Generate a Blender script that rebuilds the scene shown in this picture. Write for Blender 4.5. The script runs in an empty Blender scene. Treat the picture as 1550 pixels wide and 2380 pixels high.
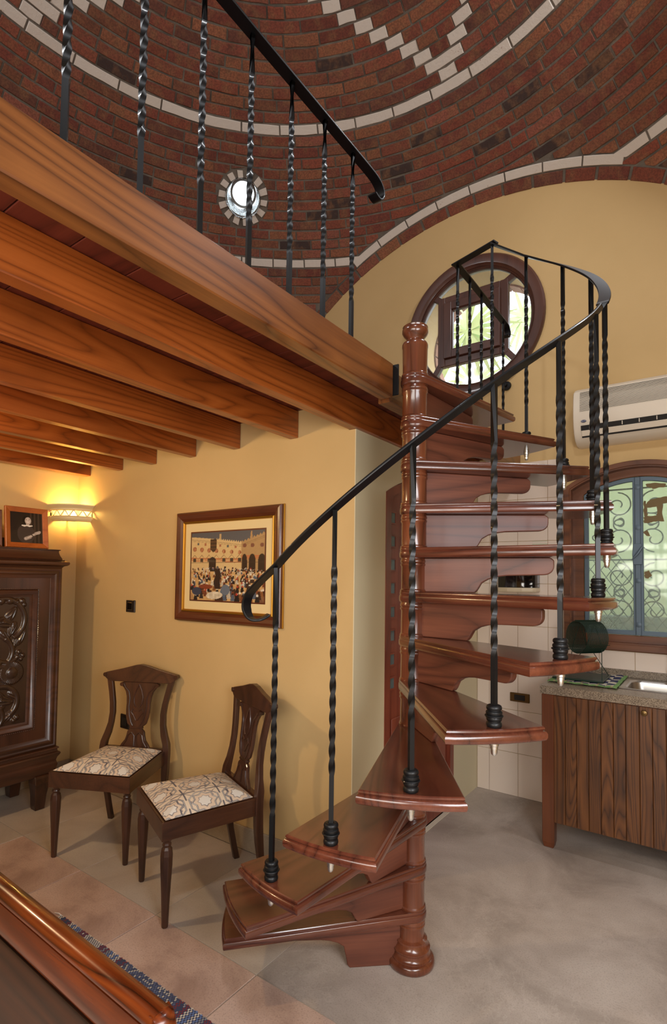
import bpy, bmesh, math, random
from mathutils import Vector, Matrix
random.seed(7)
PI = math.pi
sc = bpy.context.scene
COL = sc.collection

# ---------------------------------------------------------------- camera
W_IMG, H_IMG = 1550.0, 2380.0
F_PX, CY_PX = 1248.37, 1294.15
CAM_POS = Vector((0, 0, 1.5))
CR = Vector((0.8144, 0.5802, 0.0130)).normalized()
CF = Vector((-0.5798, 0.8136, 0.0426)).normalized()
CU = CR.cross(CF).normalized()
CR = CF.cross(CU).normalized()
cd = bpy.data.cameras.new('camera')
cd.sensor_fit = 'VERTICAL'; cd.sensor_height = 36.0; cd.sensor_width = 36.0 * W_IMG / H_IMG
cd.lens = F_PX * 36.0 / H_IMG
cd.shift_y = (CY_PX - H_IMG / 2) / H_IMG
cd.clip_start = 0.02
cam = bpy.data.objects.new('camera', cd); COL.objects.link(cam)
cam.matrix_world = Matrix(((CR.x, CU.x, -CF.x, CAM_POS.x), (CR.y, CU.y, -CF.y, CAM_POS.y), (CR.z, CU.z, -CF.z, CAM_POS.z), (0, 0, 0, 1)))
sc.camera = cam

def to_px(P):
    d = Vector(P) - CAM_POS
    z = d.dot(CF)
    if z < 0.05: return None
    return (W_IMG / 2 + F_PX * d.dot(CR) / z, CY_PX - F_PX * d.dot(CU) / z, z)

# ---------------------------------------------------------------- world, sun, exposure
world = bpy.data.worlds.new('world'); sc.world = world
world.use_nodes = True
bg = world.node_tree.nodes['Background']
bg.inputs['Color'].default_value = (0.86, 0.93, 1.0, 1)
bg.inputs['Strength'].default_value = 5.0
sc.view_settings.view_transform = 'Standard'
sc.view_settings.look = 'None'
sc.view_settings.exposure = 0.0
sc.view_settings.gamma = 1.0
try: sc.view_settings.use_curve_mapping = False
except Exception: pass

def area_light(name, loc, target, sx, sy, power, color):
    d = bpy.data.lights.new(name, 'AREA'); d.shape = 'RECTANGLE'; d.size = sx; d.size_y = sy
    d.energy = power; d.color = color
    o = bpy.data.objects.new(name, d); COL.objects.link(o); o.location = loc
    o.rotation_euler = (Vector(target) - Vector(loc)).to_track_quat('-Z', 'Y').to_euler()
    return o
def point_light(name, loc, power, color, r=0.03):
    d = bpy.data.lights.new(name, 'POINT'); d.energy = power; d.color = color; d.shadow_soft_size = r
    o = bpy.data.objects.new(name, d); COL.objects.link(o); o.location = loc
    return o
# daylight from an unseen right-hand window, and a soft fill added behind the camera
area_light('daylight_fill', (1.0, 0.5, 1.45), (-0.9, 1.7, 0.1), 1.3, 1.3, 88, (0.93, 0.96, 1.0))
area_light('daylight_fill', (-0.5, -1.05, 1.45), (-1.2, 2.0, 0.3), 1.6, 1.3, 72, (1.0, 0.95, 0.88))
# daylight through the dome's other round skylights
DC = Vector((-1.485, 1.39, 2.025)); DR = 3.43
for az in (45, 225, 315):
    e = math.radians(48.4); a = math.radians(az)
    n = Vector((math.cos(e) * math.cos(a), math.cos(e) * math.sin(a), math.sin(e)))
    area_light('skylight', DC + n * (DR - 0.05), DC + Vector((0, 0, 1.0)), 0.26, 0.26, 26, (0.95, 0.97, 1.0))
# warm ceiling lamp under the mezzanine, left of the frame
point_light('ceiling_lamp', (-2.75, 0.45, 2.1), 42, (1.0, 0.72, 0.38), 0.045)

# ---------------------------------------------------------------- mesh helpers
class MB:
    def __init__(s): s.v = []; s.f = []; s.m = []; s.c = []; s.cur = 0; s.col = None
    def add(s, vs, fs):
        o = len(s.v); s.v += [tuple(v) for v in vs]
        for f in fs: s.f.append(tuple(i + o for i in f)); s.m.append(s.cur); s.c.append(s.col)
    def box(s, x0, x1, y0, y1, z0, z1):
        if x0 > x1: x0, x1 = x1, x0
        if y0 > y1: y0, y1 = y1, y0
        if z0 > z1: z0, z1 = z1, z0
        v = [(x0,y0,z0),(x1,y0,z0),(x1,y1,z0),(x0,y1,z0),(x0,y0,z1),(x1,y0,z1),(x1,y1,z1),(x0,y1,z1)]
        s.add(v, [(0,3,2,1),(4,5,6,7),(0,1,5,4),(1,2,6,5),(2,3,7,6),(3,0,4,7)])
    def loft(s, rings, cap0=True, cap1=True, closed=True):
        n = len(rings[0]); o = len(s.v)
        for r in rings: s.v += [tuple(p) for p in r]
        m = n if closed else n - 1
        for i in range(len(rings) - 1):
            for j in range(m):
                a = o + i * n + j; b = o + i * n + (j + 1) % n
                s.f.append((a, b, b + n, a + n)); s.m.append(s.cur); s.c.append(s.col)
        if cap0: s.f.append(tuple(o + j for j in reversed(range(n)))); s.m.append(s.cur); s.c.append(s.col)
        if cap1: s.f.append(tuple(o + (len(rings) - 1) * n + j for j in range(n))); s.m.append(s.cur); s.c.append(s.col)
    def lathe(s, prof, seg=24, ctr=(0, 0), cap=True, ax='Z'):
        rings = []
        for r, z in prof:
            ring = []
            for i in range(seg):
                a = 2 * PI * i / seg
                p = (ctr[0] + r * math.cos(a), ctr[1] + r * math.sin(a), z)
                ring.append(p)
            rings.append(ring)
        s.loft(rings, cap, cap)
    def prism(s, pts, axis, a0, a1):
        # pts 2D polygon, extruded along axis from a0 to a1
        def m(p, a):
            if axis == 'X': return (a, p[0], p[1])
            if axis == 'Y': return (p[0], a, p[1])
            return (p[0], p[1], a)
        s.loft([[m(p, a0) for p in pts], [m(p, a1) for p in pts]])
    def tube(s, path, r, seg=8, closed=False, cap=True):
        path = [Vector(p) for p in path]; n = len(path); rings = []
        prev = None
        for i, p in enumerate(path):
            if closed: t = path[(i + 1) % n] - path[i - 1]
            else: t = path[min(i + 1, n - 1)] - path[max(i - 1, 0)]
            t.normalize()
            if prev is None:
                ref = Vector((0, 0, 1)) if abs(t.z) < 0.9 else Vector((1, 0, 0))
                u = t.cross(ref).normalized()
            else:
                u = (prev - t * prev.dot(t)).normalized()
            prev = u; w = t.cross(u)
            rr = r[i] if isinstance(r, (list, tuple)) else r
            rings.append([p + u * rr * math.cos(2*PI*k/seg) + w * rr * math.sin(2*PI*k/seg) for k in range(seg)])
        if closed: rings.append(rings[0])
        s.loft(rings, cap and not closed, cap and not closed)
    def strip(s, path, w, th, up=None, hw=None):
        # flat bar: width w sideways (horizontal), thickness th
        path = [Vector(p) for p in path]; rings = []; n = len(path); ps = None
        for i, p in enumerate(path):
            t = (path[min(i + 1, n - 1)] - path[max(i - 1, 0)]).normalized()
            sd = t.cross(Vector((0, 0, 1)))
            if sd.length < 0.25 or (ps is not None and sd.dot(ps) < 0): sd = ps.copy()
            sd.normalize()
            if ps is not None and sd.dot(ps) < 0: sd = -sd
            ps = sd; nn = sd.cross(t).normalized()
            a, b = sd * w / 2, nn * th / 2
            rings.append([p + a * 0.94 + b, p - a * 0.94 + b, p - a + b * 0.4, p - a - b * 0.4, p - a * 0.94 - b, p + a * 0.94 - b, p + a - b * 0.4, p + a + b * 0.4])
        s.loft(rings)
    def mesh(s, name):
        me = bpy.data.meshes.new(name); me.from_pydata(s.v, [], s.f)
        if any(s.m): me.polygons.foreach_set('material_index', s.m)
        if any(c is not None for c in s.c):
            at = me.color_attributes.new('Col', 'FLOAT_COLOR', 'CORNER'); buf = []
            for p, c in zip(me.polygons, s.c):
                c = c or (0.5, 0.5, 0.5)
                buf += [c[0], c[1], c[2], 1.0] * p.loop_total
            at.data.foreach_set('color', buf)
        me.update()
        bm = bmesh.new(); bm.from_mesh(me); bmesh.ops.recalc_face_normals(bm, faces=bm.faces); bm.to_mesh(me); bm.free()
        return me
    def build(s, name, mat, parent=None, smooth=False, bevel=0, loc=None, seg=1, fixn=True):
        me = s.mesh(name)
        return link(name, me, mat, parent, smooth, bevel, loc, seg)

def link(name, me, mat, parent=None, smooth=False, bevel=0, loc=None, seg=1):
    if mat is not None:
        if not me.materials:
            for m in (mat if isinstance(mat, (list, tuple)) else [mat]): me.materials.append(m)
    o = bpy.data.objects.new(name, me); COL.objects.link(o)
    if parent is not None: o.parent = parent
    if loc is not None: o.location = loc
    if smooth:
        for p in me.polygons: p.use_smooth = True
        me.set_sharp_from_angle(angle=math.radians(38))
    if bevel:
        b = o.modifiers.new('bevel', 'BEVEL'); b.width = bevel; b.segments = seg; b.limit_method = 'ANGLE'; b.angle_limit = math.radians(35)
    return o
def tag(o, label=None, cat=None, group=None, kind=None):
    if label: o['label'] = label
    if cat: o['category'] = cat
    if group: o['group'] = group
    if kind: o['kind'] = kind
    return o
def thing(name, label, cat, loc=(0, 0, 0), rz=0, group=None):
    o = bpy.data.objects.new(name, None); COL.objects.link(o); o.location = loc; o.rotation_euler = (0, 0, rz)
    o.empty_display_size = 0.1
    return tag(o, label, cat, group)
def kids(o): return [c for c in bpy.data.objects if c.parent == o]
def copy_tree(o, parent=None):
    c = o.copy(); COL.objects.link(c)
    if parent is not None: c.parent = parent
    for ch in kids(o): copy_tree(ch, c)
    return c
def hsh(*a):
    x = math.sin(sum(v * k for v, k in zip(a, (12.9898, 78.233, 37.719, 9.13)))) * 43758.5453
    return x - math.floor(x)
def arc(cx, cy, r, a0, a1, n):
    return [(cx + r * math.cos(math.radians(a0 + (a1 - a0) * i / n)), cy + r * math.sin(math.radians(a0 + (a1 - a0) * i / n))) for i in range(n + 1)]

# ---------------------------------------------------------------- materials
def srgb(r, g, b):
    f = lambda c: (c / 255 / 12.92) if c <= 10 else ((c / 255 + 0.055) / 1.055) ** 2.4
    return (f(r), f(g), f(b), 1)
class NT:
    def __init__(s, name):
        s.mat = bpy.data.materials.new(name); s.mat.use_nodes = True; s.t = s.mat.node_tree; s.n = s.t.nodes
        s.b = s.n['Principled BSDF']
    def node(s, ty, **kw):
        n = s.n.new(ty)
        for k, v in kw.items():
            if k.startswith('i_'):
                key = k[2:]
                key = int(key) if key.isdigit() else key.replace('_', ' ')
                n.inputs[key].default_value = v
            else: setattr(n, k, v)
        return n
    def l(s, a, b): s.t.links.new(a, b)
    def ramp(s, fac, stops):
        r = s.n.new('ShaderNodeValToRGB'); e = r.color_ramp.elements
        while len(e) < len(stops): e.new(0.5)
        for el, (p, c) in zip(e, stops): el.position = p; el.color = c
        s.l(fac, r.inputs['Fac']); return r.outputs['Color']
    def coords(s, scale=(1, 1, 1), rand=True, kind='Object', rot=(0, 0, 0)):
        tc = s.n.new('ShaderNodeTexCoord'); mp = s.n.new('ShaderNodeMapping'); mp.inputs['Scale'].default_value = scale
        mp.inputs['Rotation'].default_value = rot
        s.l(tc.outputs[kind], mp.inputs['Vector'])
        if rand:
            oi = s.n.new('ShaderNodeObjectInfo'); m = s.n.new('ShaderNodeMath'); m.operation = 'MULTIPLY'; m.inputs[1].default_value = 37.0
            s.l(oi.outputs['Random'], m.inputs[0]); s.l(m.outputs[0], mp.inputs['Location'])
        return mp.outputs['Vector']
    def mix(s, a, b, fac, mode='MIX'):
        m = s.n.new('ShaderNodeMix'); m.data_type = 'RGBA'; m.blend_type = mode
        for sock, v in ((m.inputs[6], a), (m.inputs[7], b)):
            if hasattr(v, 'links') or hasattr(v, 'is_linked'): s.l(v, sock)
            else: sock.default_value = v
        if hasattr(fac, 'is_linked'): s.l(fac, m.inputs[0])
        else: m.inputs[0].default_value = fac
        return m.outputs[2]
    def noise(s, vec, scale, detail=4, rough=0.55, dist=0):
        n = s.node('ShaderNodeTexNoise', i_Scale=scale, i_Detail=detail, i_Roughness=rough, i_Distortion=dist)
        s.l(vec, n.inputs['Vector']); return n.outputs['Fac']
    def bump(s, h, strength=0.2, dist=0.002):
        b = s.node('ShaderNodeBump', i_Strength=strength, i_Distance=dist); s.l(h, b.inputs['Height']); s.l(b.outputs['Normal'], s.b.inputs['Normal'])
    def base(s, c):
        if hasattr(c, 'is_linked'): s.l(c, s.b.inputs['Base Color'])
        else: s.b.inputs['Base Color'].default_value = c
    def set(s, **kw):
        for k, v in kw.items(): s.b.inputs[k.replace('_', ' ')].default_value = v
        return s
def plain(name, col, rough=0.5, metal=0.0, coat=0.0, bump=0, bscale=60):
    t = NT(name); t.base(col); t.set(Roughness=rough, Metallic=metal, Coat_Weight=coat)
    if bump:
        v = t.coords((1, 1, 1)); t.bump(t.noise(v, bscale, 3), bump, 0.002)
    return t.mat
def wood(name, dark, mid, light, axis='X', ring=7.0, rough=0.3, coat=0.3, contrast=1.0, knots=0.0, scale=1.0, gloss_rough=0.12):
    t = NT(name)
    st = {'X': (0.12, 1, 1), 'Y': (1, 0.12, 1), 'Z': (1, 1, 0.12)}[axis]
    v = t.coords(tuple(k * scale for k in st))
    big = t.noise(v, 3.2, 2, 0.4, 0.6)
    m = t.node('ShaderNodeMath', operation='MULTIPLY', i_1=ring * 4.0); t.l(big, m.inputs[0])
    fr = t.node('ShaderNodeMath', operation='PINGPONG', i_1=1.0); t.l(m.outputs[0], fr.inputs[0])
    st2 = {'X': (0.03, 1, 1), 'Y': (1, 0.03, 1), 'Z': (1, 1, 0.03)}[axis]
    v2 = t.coords(tuple(k * scale for k in st2))
    fine = t.noise(v2, 110, 3, 0.6)
    pw = t.node('ShaderNodeMath', operation='POWER', i_1=0.45); t.l(fr.outputs[0], pw.inputs[0])
    mx = t.node('ShaderNodeMath', operation='MULTIPLY_ADD', i_1=0.50 * contrast, i_2=0.5 - 0.34 * contrast); t.l(pw.outputs[0], mx.inputs[0])
    ad = t.node('ShaderNodeMath', operation='MULTIPLY_ADD', i_1=0.35); t.l(fine, ad.inputs[0]); t.l(mx.outputs[0], ad.inputs[2])
    sb = t.node('ShaderNodeMath', operation='SUBTRACT', i_1=0.17); t.l(ad.outputs[0], sb.inputs[0])
    col = t.ramp(sb.outputs[0], [(0.15, dark), (0.5, mid), (0.85, light)])
    patch = t.noise(t.coords((1, 1, 1)), 2.0 * scale, 3)
    col = t.mix(col, t.mix(col, dark, 0.5), t.ramp(patch, [(0.45, (0, 0, 0, 1)), (0.75, (1, 1, 1, 1))]))
    if knots:
        vo = t.node('ShaderNodeTexVoronoi', i_Scale=knots, i_Randomness=1.0)
        t.l(t.coords(tuple((k * 2.2 if k < 1 else 1) for k in st)), vo.inputs['Vector'])
        kn = t.ramp(vo.outputs['Distance'], [(0.0, (1, 1, 1, 1)), (0.045, (1, 1, 1, 1)), (0.12, (0, 0, 0, 1))])
        col = t.mix(col, (dark[0] * 0.3, dark[1] * 0.3, dark[2] * 0.3, 1), kn)
    t.base(col); t.set(Roughness=rough, Coat_Weight=coat, Coat_Roughness=gloss_rough)
    t.bump(fine, 0.12, 0.001)
    return t.mat

M = {}
M['mahogany'] = wood('mahogany', srgb(42, 19, 13), srgb(88, 44, 30), srgb(120, 66, 44), 'X', 6.0, 0.27, 0.6, 0.75)
M['mahogany_z'] = wood('mahogany_upright', srgb(52, 24, 14), srgb(100, 52, 32), srgb(134, 76, 48), 'Z', 5.0, 0.26, 0.6, 0.8)
M['bracket_wood'] = wood('bracket_wood', srgb(50, 24, 16), srgb(98, 52, 36), srgb(126, 74, 52), 'X', 6.0, 0.5, 0.08, 0.75)
M['pine'] = wood('stained_pine', srgb(84, 36, 8), srgb(150, 76, 26), srgb(172, 94, 38), 'Y', 12.0, 0.36, 0.4, 0.75, knots=1.9)
M['pine_beam'] = wood('brown_stained_pine', srgb(62, 30, 10), srgb(116, 68, 31), srgb(142, 88, 42), 'Y', 11.0, 0.36, 0.4, 0.95, knots=1.4)
M['deck'] = wood('red_floorboard', srgb(60, 20, 12), srgb(104, 42, 28), srgb(124, 56, 38), 'X', 5.0, 0.5, 0.15, 0.7, knots=2.0)
M['walnut'] = wood('dark_walnut', srgb(34, 18, 10), srgb(66, 38, 24), srgb(88, 52, 34), 'Z', 4.0, 0.36, 0.35, 0.6)
M['walnut_y'] = wood('dark_walnut_across', srgb(34, 17, 10), srgb(70, 40, 24), srgb(96, 58, 36), 'Y', 4.0, 0.36, 0.35, 0.6)
M['window_wood'] = wood('window_wood', srgb(52, 28, 20), srgb(84, 50, 38), srgb(104, 64, 46), 'Z', 3.0, 0.45, 0.2, 0.6)
M['sill_wood'] = wood('casing_wood', srgb(64, 32, 16), srgb(110, 64, 36), srgb(134, 82, 48), 'X', 4.0, 0.45, 0.2, 0.8)
M['door_wood'] = wood('door_wood', srgb(90, 32, 18), srgb(126, 58, 38), srgb(146, 76, 52), 'Z', 4.0, 0.45, 0.2, 0.7)
M['cupboard'] = wood('cupboard_pine', srgb(40, 20, 9), srgb(92, 54, 24), srgb(122, 76, 36), 'Z', 15.0, 0.4, 0.25, 0.95, scale=1.4)
M['post_wood'] = wood('post_wood', srgb(54, 26, 12), srgb(98, 52, 26), srgb(120, 66, 36), 'Z', 4.0, 0.4, 0.3, 0.7)
M['polished'] = wood('polished_mahogany', srgb(34, 11, 3), srgb(86, 33, 8), srgb(120, 54, 16), 'X', 9.0, 0.27, 0.3, 1.25, scale=1.6, gloss_rough=0.08)
M['polished_dark'] = wood('polished_dark_mahogany', srgb(14, 6, 3), srgb(36, 17, 8), srgb(58, 29, 13), 'X', 10.0, 0.36, 0.15, 1.3, gloss_rough=0.08)
M['frame_wood'] = wood('frame_wood', srgb(58, 26, 12), srgb(92, 46, 24), srgb(116, 62, 34), 'X', 3.0, 0.35, 0.3, 0.5)
M['photo_wood'] = wood('photo_wood', srgb(130, 64, 22), srgb(172, 92, 38), srgb(196, 116, 54), 'Y', 3.0, 0.4, 0.2, 0.6)
M['iron'] = plain('black_iron', srgb(20, 21, 23), 0.46, 0.5, 0.1, 0.05, 40)
M['steel_blue'] = plain('blue_grey_steel', srgb(92, 108, 120), 0.5, 0.3, 0, 0.1, 90)
M['chrome'] = plain('chrome', (0.72, 0.74, 0.73, 1), 0.32, 1.0)
M['stainless'] = plain('stainless', (0.52, 0.5, 0.47, 1), 0.28, 1.0)
M['gold'] = plain('gold_leaf', srgb(190, 140, 50), 0.35, 0.8)
M['black_plastic'] = plain('black_plastic', srgb(38, 30, 26), 0.4)
M['black_gloss'] = plain('black_gloss', srgb(18, 14, 12), 0.08, 0, 0.6)
M['cream_plastic'] = plain('cream_plastic', srgb(214, 200, 170), 0.4)
M['ac_white'] = plain('air_conditioner_white', srgb(226, 214, 194), 0.42)
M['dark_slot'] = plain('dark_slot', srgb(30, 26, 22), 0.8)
M['navy'] = plain('navy_enamel', srgb(34, 40, 84), 0.3)
M['white_print'] = plain('white_print', srgb(225, 225, 225), 0.5)
M['green_wire'] = plain('dark_green_wire', srgb(18, 44, 32), 0.45, 0.1)
M['brass_dark'] = plain('aged_brass', srgb(112, 88, 52), 0.35, 0.8)
M['ivory_mat'] = plain('ivory_mount', srgb(226, 204, 152), 0.7)

t = NT('yellow_plaster'); v = t.coords((1, 1, 1), rand=False)
c = t.ramp(t.noise(v, 1.3, 4), [(0.3, srgb(198, 166, 112)), (0.7, srgb(208, 176, 122))])
t.base(c); t.set(Roughness=0.75); t.bump(t.noise(v, 45, 4), 0.12, 0.004); M['plaster'] = t.mat
t = NT('white_lime_plaster'); t.base(srgb(214, 204, 184)); t.set(Roughness=0.8); M['white_plaster'] = t.mat
M['pale_plaster'] = plain('pale_cream_plaster', srgb(212, 200, 166), 0.8, 0, 0, 0.1, 50)
def stone(name, a, b, c3, sc_=2.2, vein=True):
    t = NT(name); v = t.coords((1, 1, 1), rand=False)
    c = t.ramp(t.noise(v, sc_, 6, 0.6, 0.5), [(0.25, a), (0.5, b), (0.78, c3)])
    sp = t.noise(v, 160, 2); c = t.mix(c, t.mix(c, a, 0.5), t.ramp(sp, [(0.5, (0, 0, 0, 1)), (0.75, (1, 1, 1, 1))]))
    if vein:
        vn = t.noise(v, 1.3, 8, 0.7, 0.8)
        c = t.mix(c, c3, t.ramp(vn, [(0.49, (0, 0, 0, 1)), (0.5, (0.22, 0.22, 0.22, 1)), (0.51, (0, 0, 0, 1))]))
    t.base(c); t.set(Roughness=0.5); t.set(Specular_IOR_Level=0.35); t.bump(sp, 0.15, 0.001); return t.mat
M['floor_stone'] = stone('grey_stone', srgb(138, 126, 115), srgb(180, 167, 156), srgb(206, 195, 184))
M['sand_tile'] = stone('sand_stone_tile', srgb(162, 148, 134), srgb(184, 171, 157), srgb(200, 188, 174), 2.6, False)
M['pink_tile'] = stone('pink_stone_tile', srgb(140, 112, 100), srgb(196, 168, 152), srgb(220, 197, 184), 2.6, False)
M['grout'] = plain('grout', srgb(168, 154, 138), 0.9)
M['base_stone'] = stone('skirting_stone', srgb(136, 120, 98), srgb(160, 144, 122), srgb(176, 160, 138), 4, False)
t = NT('granite'); v = t.coords((1, 1, 1), rand=False)
vo = t.node('ShaderNodeTexVoronoi', i_Scale=330.0); t.l(v, vo.inputs['Vector'])
sepc = t.node('ShaderNodeSeparateColor'); t.l(vo.outputs['Color'], sepc.inputs['Color'])
c = t.ramp(sepc.outputs[0], [(0.0, srgb(52, 44, 38)), (0.2, srgb(96, 84, 72)), (0.55, srgb(138, 124, 106)), (1.0, srgb(172, 158, 138))])
c = t.mix(c, srgb(120, 106, 90), 0.35); t.base(c); t.set(Roughness=0.22); M['granite'] = t.mat
t = NT('kitchen_tile'); t.base(srgb(226, 210, 194)); t.set(Roughness=0.22); M['tile'] = t.mat
t = NT('patterned_tile'); v = t.coords((1, 1, 1), rand=False)
vo = t.node('ShaderNodeTexWave', i_Scale=14.0, bands_direction='DIAGONAL', wave_type='RINGS'); t.l(v, vo.inputs['Vector'])
t.base(t.ramp(vo.outputs['Fac'], [(0.8, srgb(222, 212, 194)), (0.95, srgb(176, 184, 160))])); t.set(Roughness=0.2); M['pattern_tile'] = t.mat
M['tile_grout'] = plain('tile_grout', srgb(186, 160, 132), 0.9)

# bricks: per-brick colour in the attribute, banded scorch marks inside each
t = NT('fired_brick'); at = t.node('ShaderNodeVertexColor', layer_name='Col'); v = t.coords((1, 1, 1), rand=False)
bands = t.noise(t.coords((16, 16, 0.8), rand=False), 1.0, 2, 0.5)
c = t.mix(at.outputs['Color'], t.mix(at.outputs['Color'], srgb(140, 98, 66), 0.6), t.ramp(bands, [(0.46, (0, 0, 0, 1)), (0.68, (1, 1, 1, 1))]))
sm = t.noise(v, 6.0, 4, 0.6)
c = t.mix(c, srgb(44, 34, 30), t.ramp(sm, [(0.6, (0, 0, 0, 1)), (0.78, (0.75, 0.75, 0.75, 1))]))
gr = t.noise(v, 90, 4, 0.7)
c = t.mix(c, t.mix(c, srgb(60, 34, 26), 0.6), t.ramp(gr, [(0.4, (0.8, 0.8, 0.8, 1)), (0.6, (0, 0, 0, 1))]))
t.base(c); t.set(Roughness=0.8); t.bump(gr, 0.5, 0.004); M['brick'] = t.mat
t = NT('whitewashed_brick'); v = t.coords((1, 1, 1), rand=False)
ch = t.noise(v, 14, 6, 0.75)
c = t.mix(srgb(214, 204, 192), srgb(132, 74, 54), t.ramp(ch, [(0.66, (0, 0, 0, 1)), (0.69, (1, 1, 1, 1))]))
t.base(c); t.set(Roughness=0.7); t.bump(t.noise(v, 60, 5, 0.7), 0.6, 0.005); M['white_brick'] = t.mat
t = NT('mortar'); v = t.coords((1, 1, 1), rand=False)
t.base(t.ramp(t.noise(v, 8, 5), [(0.3, srgb(86, 78, 70)), (0.7, srgb(120, 110, 98))])); t.set(Roughness=0.95); t.bump(t.noise(v, 50, 5), 0.8, 0.006); M['mortar'] = t.mat
t = NT('crinkled_foil'); v = t.coords((1, 1, 1), rand=False); t.base((0.75, 0.8, 0.82, 1)); t.set(Metallic=1.0, Roughness=0.2)
t.bump(t.noise(v, 34, 3, 0.6, 1.0), 1.0, 0.02); M['foil'] = t.mat

def glass(name, tint, haze, rough=0.05):
    t = NT(name); n = t.n; n.remove(t.b)
    out = n['Material Output']; tr = t.node('ShaderNodeBsdfTransparent', i_Color=tint)
    df = t.node('ShaderNodeBsdfTranslucent', i_Color=tint); gl = t.node('ShaderNodeBsdfGlossy', i_Roughness=rough)
    m1 = t.node('ShaderNodeMixShader', i_Fac=haze); t.l(tr.outputs[0], m1.inputs[1]); t.l(df.outputs[0], m1.inputs[2])
    fr = t.node('ShaderNodeFresnel', i_IOR=1.45)
    m2 = t.node('ShaderNodeMixShader'); t.l(fr.outputs[0], m2.inputs[0]); t.l(m1.outputs[0], m2.inputs[1]); t.l(gl.outputs[0], m2.inputs[2])
    t.l(m2.outputs[0], out.inputs['Surface']); return t.mat
M['glass'] = glass('clear_glass', (0.96, 0.98, 0.97, 1), 0.04)
M['frosted'] = glass('hazy_glass', (0.88, 0.93, 0.86, 1), 0.16)
M['door_glass'] = plain('grey_ribbed_glass', srgb(96, 110, 112), 0.15)
def attr_mat(name, rough=0.6, coat=0.0, bump=0):
    t = NT(name); at = t.node('ShaderNodeVertexColor', layer_name='Col'); t.base(at.outputs['Color']); t.set(Roughness=rough, Coat_Weight=coat)
    if bump: t.bump(t.noise(t.coords((1, 1, 1)), 500, 2), bump, 0.001)
    return t.mat
M['print'] = attr_mat('printed_picture', 0.35, 0.3)
M['fabric'] = attr_mat('patterned_fabric', 0.85, 0, 0.3)
M['rug'] = attr_mat('woven_rug', 0.95, 0, 0.6)
M['leaf'] = plain('palm_leaf', srgb(176, 196, 140), 0.6)
M['outer_wall'] = plain('pale_garden_wall', srgb(158, 166, 138), 0.9)
M['hedge'] = plain('grey_planter', srgb(62, 64, 60), 0.9)
M['ground'] = plain('dark_earth', srgb(70, 66, 58), 0.9)

# ================================================================ SETTING
XL, XP, YP, YW, XR, YF = -4.0, -1.447, 2.21, 3.88, 1.03, -1.12     # left wall, door wall, picture wall, window wall, out of view walls
DECK0, DECK1 = 2.405, 2.425
def boolean_cut(o, cutters):
    for c in cutters:
        md = o.modifiers.new('cut', 'BOOLEAN'); md.operation = 'DIFFERENCE'; md.object = c; md.solver = 'EXACT'
    dg = bpy.context.evaluated_depsgraph_get(); dg.update()
    me = bpy.data.meshes.new_from_object(o.evaluated_get(dg))
    o.modifiers.clear(); o.data = me
    for c in cutters: bpy.data.objects.remove(c)
def struct(name, mb, mat, **k): return tag(mb.build(name, mat, **k), kind='structure')

# floor: stone slab with tiles laid in it
mb = MB(); mb.box(-4.1, 1.2, -1.2, 4.0, -0.08, -0.004); floor = struct('floor', mb, M['grout'])
def piece(name, mat, parent, x0, x1, y0, y1, z0, z1, bev=0.003, label=None):
    m = MB(); cx, cy, cz = (x0 + x1) / 2, (y0 + y1) / 2, z0
    m.box(x0 - cx, x1 - cx, y0 - cy, y1 - cy, 0, z1 - z0)
    o = m.build(name, mat, parent, bevel=bev, loc=(cx, cy, cz))
    if label: o['label'] = label
    return o
g = 0.0022
TX = [-3.277 + 0.612 * i for i in range(5)]
for i in range(4):
    for j, (y0, y1) in enumerate([(0.945, 1.555), (0.335, 0.945), (-0.275, 0.335)]):
        off = 0
        piece('floor_tile', M['pink_tile'], floor, TX[i] + g, TX[i + 1] - g, y0 + g, y1 - g, -0.012, 0, 0.002)
for i in range(3):
    x0 = -4.0 + 0.612 * 0; 
for (x0, x1) in [(-4.0, -3.277), (-3.277, -2.665), (-2.665, -2.053), (-2.053, -1.441)]:
    piece('floor_tile', M['sand_tile'], floor, x0 + 0.001, x1 - 0.001, 1.556, 2.2, -0.012, 0, 0.001)
for y0, y1 in [(0.945, 1.555), (0.335, 0.945), (-0.275, 0.335), (-1.12, -0.275)]:
    piece('floor_tile', M['sand_tile'], floor, -4.0, -3.279, y0 + g, y1 - g, -0.012, 0, 0.002)
mb = MB(); mb.prism([(-1.440, 1.557), (-0.831, 1.557), (-0.831, -1.12), (1.05, -1.12), (1.05, 3.9), (-1.56, 3.9), (-1.56, 2.2), (-1.44, 2.2)], 'Z', -0.012, 0)
tag(mb.build('floor_slab', M['floor_stone'], floor), 'large grey stone floor slab')
piece('floor_slab', M['floor_stone'], floor, -3.275, -0.833, -1.12, -0.278, -0.012, 0, 0.002)
piece('threshold', M['white_plaster'], floor, -1.462, -1.43, 2.52, 3.43, 0.0005, 0.004, 0.001, 'pale stone threshold strip')

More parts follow.
